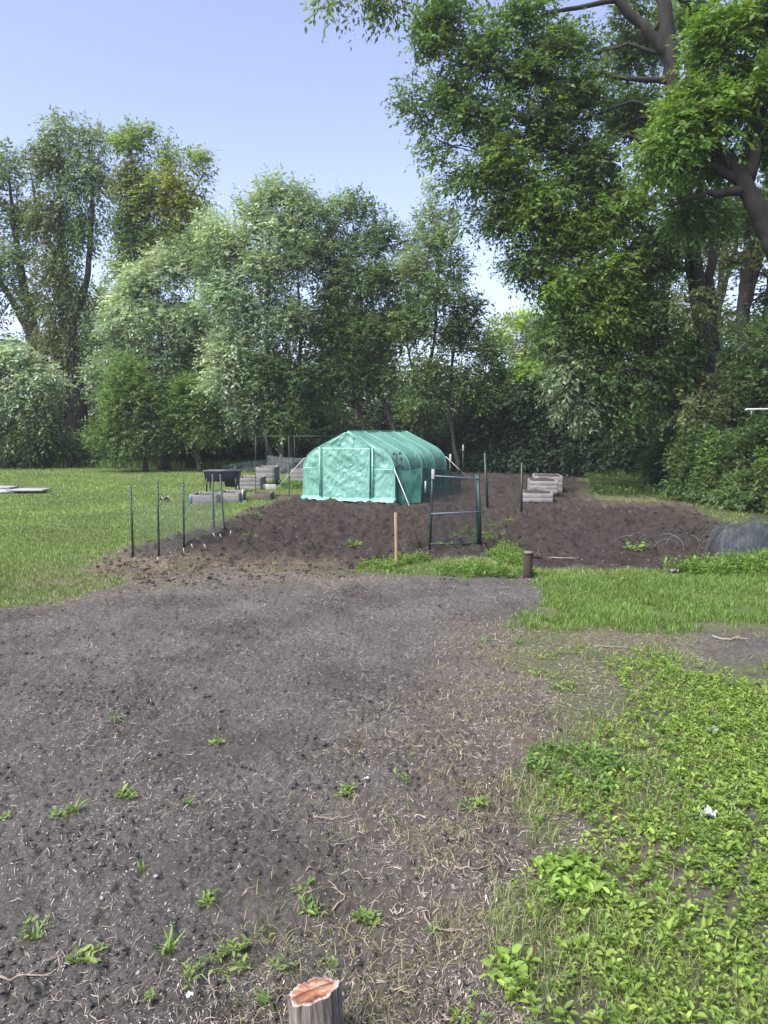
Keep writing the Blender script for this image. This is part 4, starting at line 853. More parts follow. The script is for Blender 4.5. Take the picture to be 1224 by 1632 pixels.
# ================================================================ fences
def netmat(name, c, open_=.6, cell=.012):
    m, nt, b = new_mat(name); N = nt.nodes; L = nt.links
    b.inputs['Base Color'].default_value = (*c, 1); b.inputs['Roughness'].default_value = .6
    tc = N.new('ShaderNodeTexCoord'); ns = N.new('ShaderNodeTexNoise'); ns.inputs['Scale'].default_value = 3; ns.inputs['Detail'].default_value = 5; L.new(tc.outputs['Object'], ns.inputs['Vector'])
    ck = N.new('ShaderNodeTexVoronoi'); ck.feature = 'DISTANCE_TO_EDGE'; ck.inputs['Scale'].default_value = 1/cell; L.new(tc.outputs['Object'], ck.inputs['Vector'])
    lt = N.new('ShaderNodeMath'); lt.operation = 'GREATER_THAN'; L.new(ck.outputs['Distance'], lt.inputs[0])
    mr = N.new('ShaderNodeMapRange'); mr.inputs[3].default_value = .10*(1-open_); mr.inputs[4].default_value = .36*(1-open_); mr.inputs[1].default_value = .3; mr.inputs[2].default_value = .7
    L.new(ns.outputs[0], mr.inputs[0]); L.new(mr.outputs[0], lt.inputs[1])
    tr = N.new('ShaderNodeBsdfTransparent'); mx = N.new('ShaderNodeMixShader'); L.new(lt.outputs[0], mx.inputs[0]); L.new(b.outputs[0], mx.inputs[1]); L.new(tr.outputs[0], mx.inputs[2]); L.new(mx.outputs[0], N['Material Output'].inputs[0])
    return m
M_GNET = netmat('green_mesh_netting', (.008, .085, .062), .22)
M_BNET = netmat('black_mesh_netting', (.035, .042, .05), .66)
M_PNET = netmat('pale_mesh_netting', (.32, .36, .36), .82)
def post_mesh(h, lean=(0, 0), r=.017, studs=True):
    """studded T post: flange, web, studs, pointed foot"""
    b = MB(); top = np.array([lean[0], lean[1], h])
    for (ox, oy, rx, ry) in ((0, 0, r*1.1, r*.28), (0, r*.75, r*.28, r*.8)):
        V = []
        for c, s in ((np.array([0, 0, -.12]), 1), (top, 1)):
            for a, q in ((-1, -1), (1, -1), (1, 1), (-1, 1)): V.append(c+[ox+a*rx, oy+q*ry, 0])
        b.add(V, [np.array([[0, 3, 2, 1], [4, 5, 6, 7], [0, 1, 5, 4], [1, 2, 6, 5], [2, 3, 7, 6], [3, 0, 4, 7]])])
    if studs:
        z = .12
        while z < h-.03:
            c = top*(z/h); c[2] = z; b.box((c[0], c[1]-r*.45, z), (.012, .010, .014)); z += .06
    return b
def strand_net(A, B, h, cell, w, mat, parent, lo=.02, sag=.0, name='netting'):
    """netting of real strands hung between two points (local coordinates)"""
    A = np.array(A, float); B = np.array(B, float); L = np.linalg.norm(B-A); nv_ = max(2, int(L/cell)); nh_ = max(2, int(h/cell)); b = MB()
    u = (B-A)/L
    def pt(t, z):
        p = A+(B-A)*t; wv = .018*math.sin(t*9+z*5); return (p[0]-u[1]*wv, p[1]+u[0]*wv, lo+z*(1-sag*math.sin(t*math.pi))+A[2]+(B[2]-A[2])*t)
    for i in range(nv_+1):
        t = i/nv_; b.tube([pt(t, h*q) for q in (0, .33, .66, 1)], w, 3, cap=False)
    for k in range(nh_+1):
        z = h*k/nh_; b.tube([pt(q, z) for q in np.linspace(0, 1, 9)], w*(1.5 if k in (0, nh_) else 1), 3, cap=False)
    return b.build(name, mat, parent)
def sheet(A, B, h, mat, parent, name='netting', lo=.0, amp=.04, topsag=.06, nx=40, nz=14, seed=0, hb=None):
    A = np.array(A, float); B = np.array(B, float); u = (B-A); L = np.linalg.norm(u[:2]); n = np.array([-u[1], u[0], 0])/L; V = []
    for k in range(nz):
        for i in range(nx):
            t = i/(nx-1); z = k/(nz-1); hh = h+((hb or h)-h)*t
            wob = amp*(float(fbm(np.array([t*5*L+seed]), np.array([z*3.0]), 3, seed)[0])-.5)*2
            V.append(A+u*t+n*wob+np.array([0, 0, lo+z*hh*(1-topsag*abs(math.sin(t*math.pi)))]))
    V = np.array(V); i = np.arange(nz-1)[:, None]*nx; j = np.arange(nx-1)[None, :]
    return make_mesh(name, V, [np.stack([i+j, i+j+1, i+nx+j+1, i+nx+j], -1).reshape(-1, 4)], mat, parent, smooth=True)
def fence(name, label, posts, o0=None):
    """posts: (px_base, py_base, px_top, py_top). returns root, list of local bases, tops"""
    b0 = GZ(posts[0][0], posts[0][1]); root = thing(name, label, 'fence', b0); out = []
    for q in posts:
        g = GZ(q[0], q[1]); t = P(q[2], q[3], g[1]); h = t[2]-g[2]; lean = (t[0]-g[0], 0.0)
        pb = post_mesh(h, lean, .015 if name == 'garden_fence' else .019); o = pb.build('post', M_POST, root); o.location = np.array(g)-np.array(b0)
        out.append((np.array(g)-np.array(b0), h, lean, o))
    return root, out
# left fence
r1, p1 = fence('garden_fence', 'five thin green metal posts with nearly invisible netting at the left of the dug garden', [(212,889,208,772),(253,886,251,766),(293,873,292,763),(358,850,351,756)])
g = GZ(341, 843); o = post_mesh(P(340, 756, g[1])[2]-g[2], (0, 0), .017).build('post', M_POST, r1); o.location = np.array(g)-np.array(r1.location)
for a, b in zip(p1[:-1], p1[1:]):
    strand_net(a[0], b[0], .82, .035, .0021, M_GREYNET, r1)
# gate frame with black netting
r2, p2 = fence('gate_frame', 'netted garden gate frame strung with blue cords between two posts, nearest the camera', [(684,877,690,752),(763,875,759,757)])
r2['category'] = 'gate'
for (za, zb, m_, nm) in ((758,763,M_BLUE,'cord'),(818.6,815,M_BLUE,'cord'),(866,867,M_POST,'cord')):
    a, b = p2[0][0], p2[1][0]; ya = b[1]+r2.location[1]; za_ = P(690, za, G(684,877)[1])[2]; zb_ = P(763, zb, G(763,875)[1])[2]
    fa = (za_-r2.location[2])/p2[0][1]; fb = (zb_-p2[1][0][2]-r2.location[2])/p2[1][1]
    c = MB(); c.tube([a+np.array([p2[0][2][0]*fa, -.02, za_-r2.location[2]-a[2]]), b+np.array([p2[1][2][0]*fb+.05, -.02, zb_-r2.location[2]-b[2]])], .011, 6); c.build(nm, m_, r2, smooth=True)
strand_net(p2[0][0], p2[1][0], 1.2, .025, .0022, M_BLACKNET, r2, lo=.08)
b = MB(); b.tube([p2[1][0]+[0.03, .0, -.1], p2[1][0]+[p2[1][2][0]+.03, 0, p2[1][1]]], .030, 8); b.build('post', M_POST, r2, smooth=True)
b = MB(); t = p2[0][0]+[p2[0][2][0], -.012, p2[0][1]-.04]; b.box(t, (.05, .03, .17)); bevel(b.build('white_cap', M_WHITE, r2))
# green netting fence beside the greenhouse
r3, p3 = fence('netting_fence', 'dark green netting fence running along the right side of the greenhouse', [(632,802,632,723),(672,804,672,745),(718,793,717.5,728),(738,767,738,712)])
for i, (a, b) in enumerate(zip(p3[:-1], p3[1:])):
    if i < 2: sheet(a[0], b[0], .96, M_GNET, r3, 'netting', .02, .05, .05, seed=i*7, hb=.98)
sheet(p3[2][0], p3[2][0]+np.array([.55, 2.4, 0]), .75, M_GNET, r3, 'netting', .12, .06, .1, seed=31)
for q in (2, 3):
    b = MB(); b.box(p3[q][0]+[p3[q][2][0], -.015, p3[q][1]-.04], (.06, .05, .24)); bevel(b.build('white_cap', M_WHITE, r3))
for i, (dx, dz) in enumerate([(-.07, -.05), (.09, -.04), (-.13, -.2), (.13, -.2), (-.08, -.38), (.08, -.38)]):
    b = MB(); base = p3[0][0]+[0, -.02, p3[0][1]+dz]; e = base+[dx, -.03, .05]; b.tube([base, e], [.006, .006], 5); b.tube([e+[0, 0, -.05], e+[0, 0, 0], e+[0, 0, .06]], [.010, .030, .010], 7); b.build('insulator', M_DARK, r3)
b = MB(); b.box(p3[1][0]+[.1, -.03, .45], (.035, .02, .32)); b.build('white_tie', M_WHITE, r3)
# two lone posts
for (bx, by, tx_, ty, lab) in ((777.5,816,773,722,'tall lone green T-post between the gate frame and the wooden beds'),(831,814,832,737,'green T-post just in front of the wooden beds')):
    g = GZ(bx, by); t = P(tx_, ty, g[1]); pb = post_mesh(t[2]-g[2], (t[0]-g[0], 0), .028 if bx < 800 else .025)
    o = pb.build('fence_post', M_POST); o.location = g; tag(o, lab, 'post', 'lone green posts')
# wooden stake
g = GZ(632, 905); t = P(630.5, 817, g[1]); b = MB(); h = t[2]-g[2]
b.tube([(0, 0, -.1), (-.003, 0, .1), (-.008, 0, h*.6), (t[0]-g[0], 0, h-.01), (t[0]-g[0], 0, h)], [.022, .025, .024, .023, .018], 10); o = b.build('wooden_stake', M_STAKE, smooth=True); o.location = g
tag(o, 'pale round wooden stake standing in front of the dug garden', 'stake')
# plant markers
mk = [(243,845),(311,825),(394,805),(404,692),(453,788),(536,780),(592,752),(629,738),(678,710),(722,704)]
for i, (cx_, cy_) in enumerate(mk):
    px, py = 190+cx_*.2614, 670+cy_*.2614; g = GZ(px, py); b = MB(); ln = [.02, -.01, .0, .02, .03, .05, .05, .04, -.01, -.04][i]
    b.add([(-.008, 0, -.03), (.008, 0, -.03), (.008, .004, -.03), (-.008, .004, -.03), (-.008-ln, -.02, .08), (.008-ln, -.02, .08), (.008-ln, -.016, .08), (-.008-ln, -.016, .08)], [np.array([[0, 3, 2, 1], [4, 5, 6, 7], [0, 1, 5, 4], [1, 2, 6, 5], [2, 3, 7, 6], [3, 0, 4, 7]])])
    b.add([(-.008-ln, -.018, .08), (.008-ln, -.018, .08), (-ln*1.1, -.02, .095)], [np.array([[0, 1, 2]])])
    o = b.build('plant_marker', M_WHITE); o.location = g
    tag(o, ORD[i]+' white plant marker from the left in the row beside the left fence', 'plant marker', 'white plant markers in a row')

# ================================================================ raised beds
def bed(name, label, c, w, d, h, rot, mat, group, feet=0.0, soil=.06, boards=2, mound=.05):
    root = thing(name, label, 'raised bed', (c[0], c[1], hz(c[0], c[1])-.01), rot, group); th = .035
    bh = h/boards
    for nm, cx_, cy_, sx, sy in (('front_board', 0, -d/2, w, th), ('back_board', 0, d/2, w, th), ('side_board', -w/2-.001, 0, th, d-th-.004), ('side_board', w/2+.001, 0, th, d-th-.004)):
        b = MB()
        for k in range(boards): b.box((cx_, cy_, feet+bh*(k+.5)), (sx, sy, bh-.007))
        bevel(b.build(nm, mat, root), .004)
    for sx in (-1, 1):
        for sy in (-1, 1):
            b = MB(); b.box((sx*(w/2-.05), sy*(d/2-.052), (feet+h)/2+.005), (.05, .05, feet+h+.01)); b.build('corner_post', mat, root)
    n = 16; u = np.linspace(-.5, .5, n); X, Y_ = np.meshgrid(u, u); Z = feet+h-soil+mound*np.exp(-((X*3.2)**2+(Y_*3.2)**2))+.03*(fbm(X*9+c[0], Y_*9+c[1], 3)-.5)*2
    V = np.stack([X*(w-.05), Y_*(d-.05), Z], -1).reshape(-1, 3); i = np.arange(n-1)[:, None]*n; j = np.arange(n-1)[None, :]
    make_mesh('soil', V, [np.stack([i+j, i+j+1, i+n+j+1, i+n+j], -1).reshape(-1, 4)], M_COMPOST, root, smooth=True)
    if feet:
        for q in (-.3, .0, .3):
            b = MB(); b.box((q*w*1.1, 0, feet/2-.01), (.09, d*.9, feet-.006)); b.build('bearer', M_WOODF, root)
    return root
gx, gy = G(858, 804)
G3 = 'weathered wooden beds in a row at the right'
bed('raised_bed', 'nearest of the three weathered wooden beds, heaped with dark compost', (gx+.08, gy+.65), .80, 1.15, .24, R(-8), M_WOOD, G3, .09, .01, 2, .08)
bed('raised_bed', 'middle one of the three weathered wooden beds', (gx+.53, gy+2.1), .80, 1.15, .37, R(-8), M_WOOD, G3, .09, .01, 3, .09)
bed('raised_bed', 'farthest of the three weathered wooden beds, nearly empty', (gx+1.02, gy+3.75), .84, 1.5, .50, R(-8), M_WOOD, G3, .09, .03, 3, .03)
G4 = 'low and tall wooden beds left of the greenhouse'
def bedpx(px0, px1, py, d, h, label, mat=M_WOOD, boards=1, rot=0, **k):
    a = G(px0, py); b = G(px1, py); bed('raised_bed', label, ((a[0]+b[0])/2, a[1]+d/2), b[0]-a[0], d, h, rot, mat, G4, boards=boards, **k)
bedpx(303, 345, 803, 1.0, .26, 'low grey wooden bed with a blue corner, in front of the black planter')
bedpx(349, 381, 801, 1.0, .28, 'low grey wooden bed right beside the one with the blue corner')
bedpx(402, 431, 798, .7, .22, 'low brown log-edged bed in front of the tall grey beds', M_WOODF)
bedpx(434, 482, 796, .9, .10, 'very low wooden frame beside the left front corner of the greenhouse', M_WOODF)
bedpx(378, 415, 780, 1.2, .42, 'tall grey wooden bed just right of the black planter', boards=3)
bedpx(408, 437, 774, 1.4, .56, 'tall pale bed standing on whitish blocks', boards=3, feet=.12)
bedpx(464, 484, 768, 1.0, .50, 'pale grey bed half hidden behind the greenhouse corner', boards=3)
a = G(303, 803); b = MB(); b.box((a[0]+.03, a[1]-.024, .13), (.06, .01, .24)); o = b.build('blue_tape', simple('blue_plastic', (.05, .14, .45), .5)); tag(o, 'blue plastic strip on the corner of the low grey bed', 'plastic strip')
for i, (px, py) in enumerate(((420,779),(432,780))):
    g = GZ(px, py); b = MB(); b.box((0, 0, .08), (.36, .2, .17)); o = bevel(b.build('concrete_block', M_BLOCK), .012); o.location = g; o.rotation_euler = (0, 0, .1*i)
    tag(o, ['whitish block lying in the grass before the tall pale bed', 'second whitish block, closer to the greenhouse strap'][i], 'block', 'whitish blocks')
# white pipe stub
g = GZ(386, 800); b = MB(); b.tube([(0, 0, 0), (.01, 0, .2), (.03, 0, .36)], .022, 8); b.tube([(-.05, -.02, .015), (.12, -.05, .02)], .022, 8); o = b.build('white_pipe', M_WHITE, smooth=True); o.location = g; tag(o, 'short upright white plastic pipe by the low beds', 'pipe')
# black planter on legs
def planter():
    a = G(327, 786); b_ = G(378, 786); w = (b_[0]-a[0])*1.08; g = ((a[0]+b_[0])/2, a[1]+.3); root = thing('elevated_planter', 'black plastic trough planter raised on legs, on the lawn', 'planter', (g[0], g[1], hz(*g)), 0)
    t = MB(); z0, z1 = .36, .70; W0, W1, D0, D1 = w*.455, w*.5, .24, .30
    ring = lambda W, D, z: [(-W, -D, z), (W, -D, z), (W, D, z), (-W, D, z)]
    V = ring(W0, D0, z0)+ring(W1, D1, z1)+ring(W1*.95, D1*.92, z1)+ring(W0*.95, D0*.9, z0+.05)
    f = [[0, 3, 2, 1]]+[[a, (a+1) % 4, 4+(a+1) % 4, 4+a] for a in range(4)]+[[4+a, 4+(a+1) % 4, 8+(a+1) % 4, 8+a] for a in range(4)]+[[8+a, 8+(a+1) % 4, 12+(a+1) % 4, 12+a] for a in range(4)]+[[12, 13, 14, 15]]
    t.add(V, [np.array(f)]); bevel(t.build('trough', M_TUB, root), .012)
    b = MB()
    for (cx_, cy_, sx, sy) in ((0, -D1, W1*2+.06, .04), (0, D1, W1*2+.06, .04), (-W1, 0, .04, D1*2-.044), (W1, 0, .04, D1*2-.044)): b.box((cx_, cy_, z1+.012), (sx, sy, .03))
    b.build('rim', simple('grey_rim', (.09, .10, .12), .45), root)
    for sx in (-1, 1):
        for sy in (-1, 1):
            b = MB(); b.tube([(sx*W1*.86, sy*D1*.85, -.02), (sx*W1*.84, sy*D1*.8, z0+.12)], [.022, .028], 8); b.build('leg', M_TUB, root)
    b = MB(); b.box((W0*.55, 0, .27), (.4, .3, .17), taper=.85); b.build('water_tray', M_TUB, root)
planter()
RS.seed(61)
clump(352, 792, .4, 40, .18, .10, (.08, .15, .06), (.14, .22, .1), 'leafy plants growing under and beside the black planter', 6, 'bed_plants', 'weeds around the beds')
clump(412, 775, .5, 40, .15, .10, (.09, .16, .05), (.14, .22, .08), 'weeds round the whitish blocks', 6, 'bed_plants', 'weeds around the beds')
clump(470, 778, .5, 50, .22, .12, (.08, .14, .05), (.14, .22, .08), 'weeds in front of the half hidden grey bed', 6, 'bed_plants', 'weeds around the beds')
# pipe-framed netting cage behind
def cage():
    g = G(408, 768); root = thing('netting_cage', 'tall thin-poled cage with horizontal top rails left of the greenhouse', 'netting frame', (g[0], g[1], 0)); b0 = np.array([g[0], g[1], 0]); Y0 = g[1]; Y1 = Y0+2.6
    pts = {}
    for k, (px, Y_) in enumerate(((408, Y0), (461, Y0), (425, Y1), (470, Y1), (530, Y0+.3), (540, Y1))):
        h = 1.78 if k < 5 else 1.78; x_ = (px-612)/F*Y_; pts[k] = np.array([x_, Y_, h])-b0
        b = MB(); b.tube([pts[k]*[1, 1, 0]+[0, 0, -.05], pts[k]], .014, 6); b.build('pole', M_POST, root)
    for a, c in ((0, 1), (1, 4), (2, 3), (3, 5), (0, 2), (1, 3), (4, 5)):
        b = MB(); b.tube([pts[a], (pts[a]+pts[c])/2-[0, 0, .02], pts[c]], .011, 6); b.build('rail', M_POST, root)
    sheet(pts[2]*[1, 1, 0], pts[5]*[1, 1, 0], .95, M_PNET, root, 'netting', 0, .08, .12, seed=3)
    return root
cage()
for (px, py, ty, lab) in ((407.5,788,737,'thin dark stake before the tall beds, leftmost of three'),(435,776,738,'thin dark stake before the tall pale bed, middle of three'),(461,795,737,'thin dark stake at the low frame, rightmost of three')):
    g = GZ(px, py); h = P(px, ty, g[1])[2]; b = MB(); b.tube([(0, 0, -.1), (0.004, 0, h*.5), (0, 0, h)], [.012, .012, .010], 6); b.tube([(-.03, 0, h*.97), (.03, 0, h*.97)], .006, 4); o = b.build('thin_stake', M_POST, smooth=True); o.location = g; tag(o, lab, 'stake', 'thin dark stakes by the beds')
# low pale-green netting heap left of cage
g = G(395, 752); hp = thing('netting_heap', 'low pale blue-green netting draped behind the tall wooden beds', 'netting', (g[0], g[1], 0))
sheet((-1.2, 0, 0), (1.6, .4, 0), .3, M_PNET, hp, 'netting', .02, .2, -.3, seed=8, hb=.5)
b = MB(); b.tube([(-1.2, 0, .25), (-.3, .1, .36), (.7, .25, .5), (1.6, .4, .6)], .012, 5); b.build('hoop', simple('teal_hose', (.05, .22, .2), .5), hp)

# ================================================================ black netting heap at right
def net_heap():
    g = G(1200, 893); root = thing('netting_heap', 'crumpled heap of black bird netting at the right edge of the dug soil', 'netting', (g[0], g[1], 0))
    rng = np.random.RandomState(9)
    for (cx_, cy_, rx, ry, h, mat) in ((.15, .55, .62, .5, .55, M_BNET), (.35, .7, .5, .4, .42, M_BNET), (.9, .6, .7, .6, .5, M_BNET)):
        n = 36; V = []
        for a in range(n):
            for b in range(n):
                u = a/(n-1)*2-1; v = b/(n-1)*2-1; r = math.hypot(u, v); k = max(0, 1-r**2.2)
                V.append((cx_+u*rx, cy_+v*ry, h*k**.6))
        V = np.array(V); V[:, 2] *= .6+.8*fbm(V[:, 0]*3, V[:, 1]*3, 3, 4); V[:, 2] += .01; i = np.arange(n-1)[:, None]*n; j = np.arange(n-1)[None, :]
        make_mesh('netting', V, [np.stack([i+j, i+j+1, i+n+j+1, i+n+j], -1).reshape(-1, 4)], mat, root, smooth=True)
    b = MB()
    for q in range(130):
        c = np.array([rng.uniform(-.35, .9), rng.uniform(.2, .9), 0]); a = rng.rand()*6.28; r = rng.uniform(.15, .4); hh = rng.uniform(.25, .55)
        t = np.linspace(0, math.pi, 9); b.tube(np.stack([c[0]+np.cos(t)*r*math.cos(a), c[1]+np.cos(t)*r*math.sin(a), np.sin(t)*hh+.01], -1), .0028, 3, cap=False)
    b.build('strands', simple('grey_strand', (.10, .125, .135), .5), root)
    b = MB()
    for q in range(8):
        c = np.array([rng.uniform(-1.6, -.1), rng.uniform(1.0, 2.0), 0]); a = rng.rand()*3; r = rng.uniform(.1, .35); hh = rng.uniform(.08, .26)
        t = np.linspace(0, math.pi, 9); b.tube(np.stack([c[0]+np.cos(t)*r*math.cos(a), c[1]+np.cos(t)*r*math.sin(a), np.sin(t)*hh+.01], -1), .004, 3, cap=False)
    b.build('strands', simple('pale_strand', (.16, .175, .175), .5), root)
net_heap()
# ---- rusty pipe with side spout
g = GZ(841, 921); h = P(841, 881, g[1])[2]-g[2]; rp = thing('iron_pipe_stub', 'short rusty iron pipe with a stub sticking out to the right, at the soil edge', 'pipe', g)
b = MB(); b.tube([(0, 0, -.1), (0, 0, .12), (.004, 0, h-.03), (.004, 0, h-.01)], [.068, .062, .060, .060], 14); b.build('pipe', M_RUST, rp, smooth=True)
b = MB(); b.tube([(.05, 0, h-.045), (.14, -.01, h-.045)], .036, 10); b.tube([(.14, -.01, h-.045), (.18, -.012, h-.045)], .045, 8); b.build('spout', M_RUST, rp)
b = MB(); b.tube([(0.003, 0, h-.01), (0.003, 0, h+.02)], [.070, .066], 14); b.build('cap', simple('pale_worn_rust', (.13, .115, .105), .8, nscale=30, namt=.4), rp)

# ================================================================ cut stump in the foreground
def stump():
    g = GZ(505, 1668); k = 96; root = thing('tree_stump', 'freshly cut small tree stump with orange-red wood at the bottom edge', 'stump', g)
    Hs = .205; r0 = .087
    V = []; rows = 14
    prof = lambda th: 1+.05*math.sin(th*3+1)+.04*math.sin(th*5)
    M = []
    for a in range(rows):
        t = a/(rows-1)
        for b in range(k):
            th = b/k*2*math.pi; rr = r0*prof(th)*(1+.22*(1-t)**3)*(1+.035*math.sin(th*17+1.3*math.sin(t*5))*math.sin(th*3+t)+.03*math.sin(th*29+t*3+math.sin(t*9))+.03*(random.random()-.5))
            ztop = Hs+math.cos(th)*.022-math.sin(th)*.012+.003*math.sin(th*9)
            V.append((math.cos(th)*rr-.012*t, math.sin(th)*rr*.92, -.06+(ztop+.06)*t))
    Q = [[a*k+b, a*k+(b+1) % k, (a+1)*k+(b+1) % k, (a+1)*k+b] for a in range(rows-1) for b in range(k)]
    make_mesh('bark', np.array(V), [np.array(Q)], M_STUMPB, root, smooth=True)
    # top: rings with split
    nr = 14; T = []
    for a in range(nr+1):
        q = a/nr
        for b in range(k):
            th = b/k*2*math.pi; rr = r0*prof(th)*.965*q; x_ = math.cos(th)*rr-.012; y_ = math.sin(th)*rr*.92
            z_ = Hs+q*(math.cos(th)*.022-math.sin(th)*.012+.003*math.sin(th*9))+.002*math.sin(b*1.7)*q
            if q > .9: z_ -= .004
            z_ += .004*math.exp(-((y_-.3*x_)/.012)**2)-.006*math.exp(-((y_-.3*x_-.03)/.014)**2)-.006*math.exp(-((y_-.3*x_+.035)/.014)**2)*(x_ < .03)
            T.append((x_, y_, z_))
    Q = [[a*k+b, (a+1)*k+b, (a+1)*k+(b+1) % k, a*k+(b+1) % k] for a in range(nr) for b in range(k)]
    make_mesh('cut_face', np.array(T), [np.array(Q)], M_CUT, root, smooth=True)
def cutmat():
    m, nt, b = new_mat('cut_wood'); N = nt.nodes; L = nt.links
    tc = N.new('ShaderNodeTexCoord'); mp = N.new('ShaderNodeMapping'); mp.inputs['Rotation'].default_value = (0, 0, -.35); mp.inputs['Scale'].default_value = (9, 24, 1); L.new(tc.outputs['Object'], mp.inputs[0])
    n = N.new('ShaderNodeTexNoise'); n.inputs['Scale'].default_value = 1.3; n.inputs['Detail'].default_value = 6; L.new(mp.outputs[0], n.inputs['Vector'])
    cr = N.new('ShaderNodeValToRGB'); e = cr.color_ramp.elements; e[0].position = .38; e[0].color = (.09, .027, .013, 1); e[1].position = .66; e[1].color = (.32, .22, .15, 1)
    x = e.new(.52); x.color = (.20, .085, .042, 1); L.new(n.outputs[0], cr.inputs[0])
    ln = N.new('ShaderNodeVectorMath'); ln.operation = 'LENGTH'; mp2 = N.new('ShaderNodeMapping'); mp2.inputs['Location'].default_value = (.012, 0, 0); mp2.inputs['Scale'].default_value = (1, 1.08, 0); L.new(tc.outputs['Object'], mp2.inputs[0]); L.new(mp2.outputs[0], ln.inputs[0])
    nn = N.new('ShaderNodeTexNoise'); nn.inputs['Scale'].default_value = 30; L.new(tc.outputs['Object'], nn.inputs['Vector'])
    mm = N.new('ShaderNodeMath'); mm.operation = 'MULTIPLY_ADD'; mm.inputs[1].default_value = .03; L.new(nn.outputs[0], mm.inputs[0]); L.new(ln.outputs['Value'], mm.inputs[2])
    r2 = N.new('ShaderNodeValToRGB'); r2.color_ramp.elements[0].position = .084; r2.color_ramp.elements[1].position = .094; L.new(mm.outputs[0], r2.inputs[0])
    mx = N.new('ShaderNodeMix'); mx.data_type = 'RGBA'; L.new(r2.outputs[0], mx.inputs[0]); L.new(cr.outputs[0], mx.inputs[6]); mx.inputs[7].default_value = (.30, .25, .22, 1)
    L.new(mx.outputs[2], b.inputs['Base Color']); b.inputs['Roughness'].default_value = .6; return m
M_CUT = cutmat()
M_STUMPB = simple('stump_bark', (.15, .13, .115), .95, nscale=18, namt=.55, bump=1, bscale=22, stretch=(3, 3, .35))
stump()

# ================================================================ small odds and ends
def scrap(px, py, s, lab, mat):
    g = GZ(px, py); rng = np.random.RandomState(int(px)); n = 9; V = []
    for a in range(n):
        for b in range(n):
            u, v = a/(n-1)-.5, b/(n-1)-.5; V.append((u*s*(1-.3*abs(v)*2), v*s*(1-.35*abs(u)*2), .025+s*.28*rng.rand()+s*.3*abs(u*v)*4))
    i = np.arange(n-1)[:, None]*n; j = np.arange(n-1)[None, :]
    o = make_mesh('plastic_scrap', np.array(V), [np.stack([i+j, i+j+1, i+n+j+1, i+n+j], -1).reshape(-1, 4)], mat); o.modifiers.new('s', 'SOLIDIFY').thickness = .002
    o.location = g; o.rotation_euler = (0, .15, rng.rand()*3); return tag(o, lab, 'scrap', 'scraps of pale plastic')
scrap(1130, 1308, .10, 'crumpled whitish plastic scrap on the ground cover at the right', M_WHITE)
scrap(1137, 1172, .08, 'small whitish plastic scrap farther up in the ground cover', M_CONC)
scrap(1075, 915, .14, 'pale wrapper at the edge of the right garden bed', M_CONC)
scrap(585, 1258, .035, 'white leaf-like scrap on the soil in the middle', M_WHITE)
scrap(305, 1610, .03, 'small white scrap on the soil near the bottom', M_WHITE)
scrap(262, 800, .3, 'grey crumpled heap lying on the lawn behind the left fence', M_CONC)
# pale boards at left edge
g = GZ(15, 787); rb = thing('board_pile', 'pale grey flat board pile with white lumps on the lawn at the left edge', 'boards', g)
b = MB(); b.box((-.25, .35, .10), (2.6, .8, .05), .04); b.box((-.7, .5, .17), (1.3, .6, .06), -.06); bevel(b.build('board', M_CONC, rb), .01)
b = MB(); b.tube([(-.5, .0, .05), (-.2, -.02, .07), (.15, .02, .05)], [.04, .07, .03], 8); b.tube([(-1.2, .3, .28), (-.8, .32, .33), (-.55, .3, .24)], [.08, .12, .04], 8); b.build('lump', M_WHITE, rb, smooth=True)
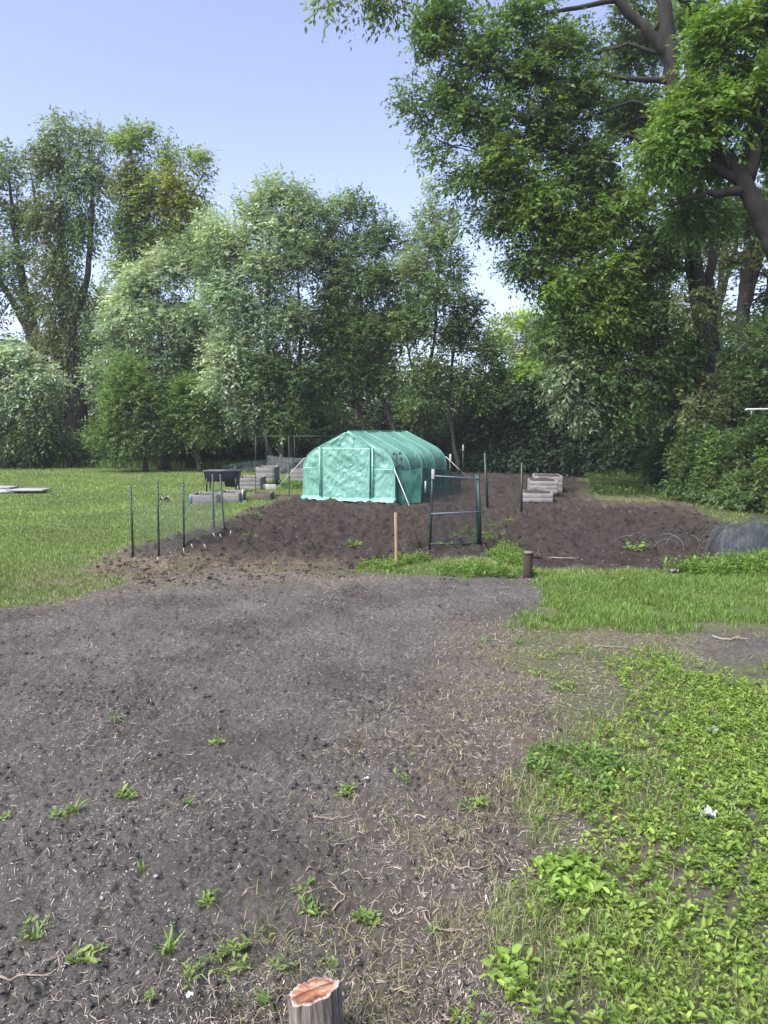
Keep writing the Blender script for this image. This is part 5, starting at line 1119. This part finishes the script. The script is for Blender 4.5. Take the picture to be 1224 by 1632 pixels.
# white discs on the hedge, white pole, thin steel post
for i, (px, py, Y_, ry) in enumerate(((1052.5,684.5,25.5,.9),(1067,675,25.5,.1))):
    c = P(px, py, Y_-1.2); b = MB(); b.tube([(0, -.012, 0), (0, -.008, 0), (0, .008, 0), (0, .012, 0)], [.07, .10, .10, .07], 20); o = b.build('hanging_disc', M_BLOCK, smooth=False); o.location = c; o.rotation_euler = (0, 0, ry)
    tag(o, ['oval pale disc hanging in the hedge, seen edge-on', 'round pale disc hanging in the hedge, seen face-on'][i], 'disc', 'pale discs in the hedge')
c0 = P(1188, 652.5, 17.2); c1 = P(1300, 651, 17.2); b = MB(); b.tube([(0, 0, -.02), (.03, 0, .0), (c1[0]-c0[0], 0, c1[2]-c0[2])], .024, 10); b.tube([(.14, 0, .0), (.14, 0, -.12)], .012, 6); o = b.build('white_pole', M_WHITE, smooth=True); o.location = c0; tag(o, 'horizontal white pole poking out of the hedge at the right edge', 'pole')
b2 = MB(); b2.tube([(1.5, 0, -2.05), (1.5, 0, 0)], .03, 8); s_ = b2.build('support', M_GREY, o)
g = GZ(1069, 764); b = MB(); b.tube([(0, 0, -.1), (0, 0, 1.25)], .028, 8); b.tube([(0, 0, 1.25), (0, 0, 1.29)], [.034, .012], 8); o = b.build('steel_post', M_GREY, smooth=True); o.location = g; tag(o, 'thin grey steel post at the hedge foot', 'post')
g = GZ(1100, 790); b = MB()
for q in range(12):
    a = RS.uniform(-.5, .5); L_ = .6+.5*RS.rand(); b.tube([(a*.3, RS.normal()*.08, -.02), (a*.7, -.05, L_*.5), (a*1.1, -.1+RS.normal()*.05, L_)], [.010, .008, .004], 5)
o = b.build('dry_stems', simple('dry_stem', (.36, .28, .15), .8), smooth=True); o.location = g; tag(o, 'bundle of pale dry stems standing at the hedge foot', 'dry stems')
# ---- evening air: thin haze over the yard and the wood
hb = MB(); hb.box((0, 75, 14.4), (310, 260, 31.2)); hzo = hb.build('haze', None); hzo['kind'] = 'stuff'; tag(hzo, 'thin pale evening haze over the yard and the wood', 'haze', kind='stuff')
mh = bpy.data.materials.new('haze'); mh.use_nodes = True; nh = mh.node_tree.nodes; nh.clear(); vo = nh.new('ShaderNodeVolumePrincipled'); oo = nh.new('ShaderNodeOutputMaterial')
vo.inputs['Color'].default_value = (.85, .9, 1, 1); vo.inputs['Density'].default_value = HAZE; mh.node_tree.links.new(vo.outputs[0], oo.inputs['Volume']); hzo.data.materials.append(mh)
print('LEAVES/FACES', sum(len(o.data.polygons) for o in SC.objects if o.type == 'MESH'))
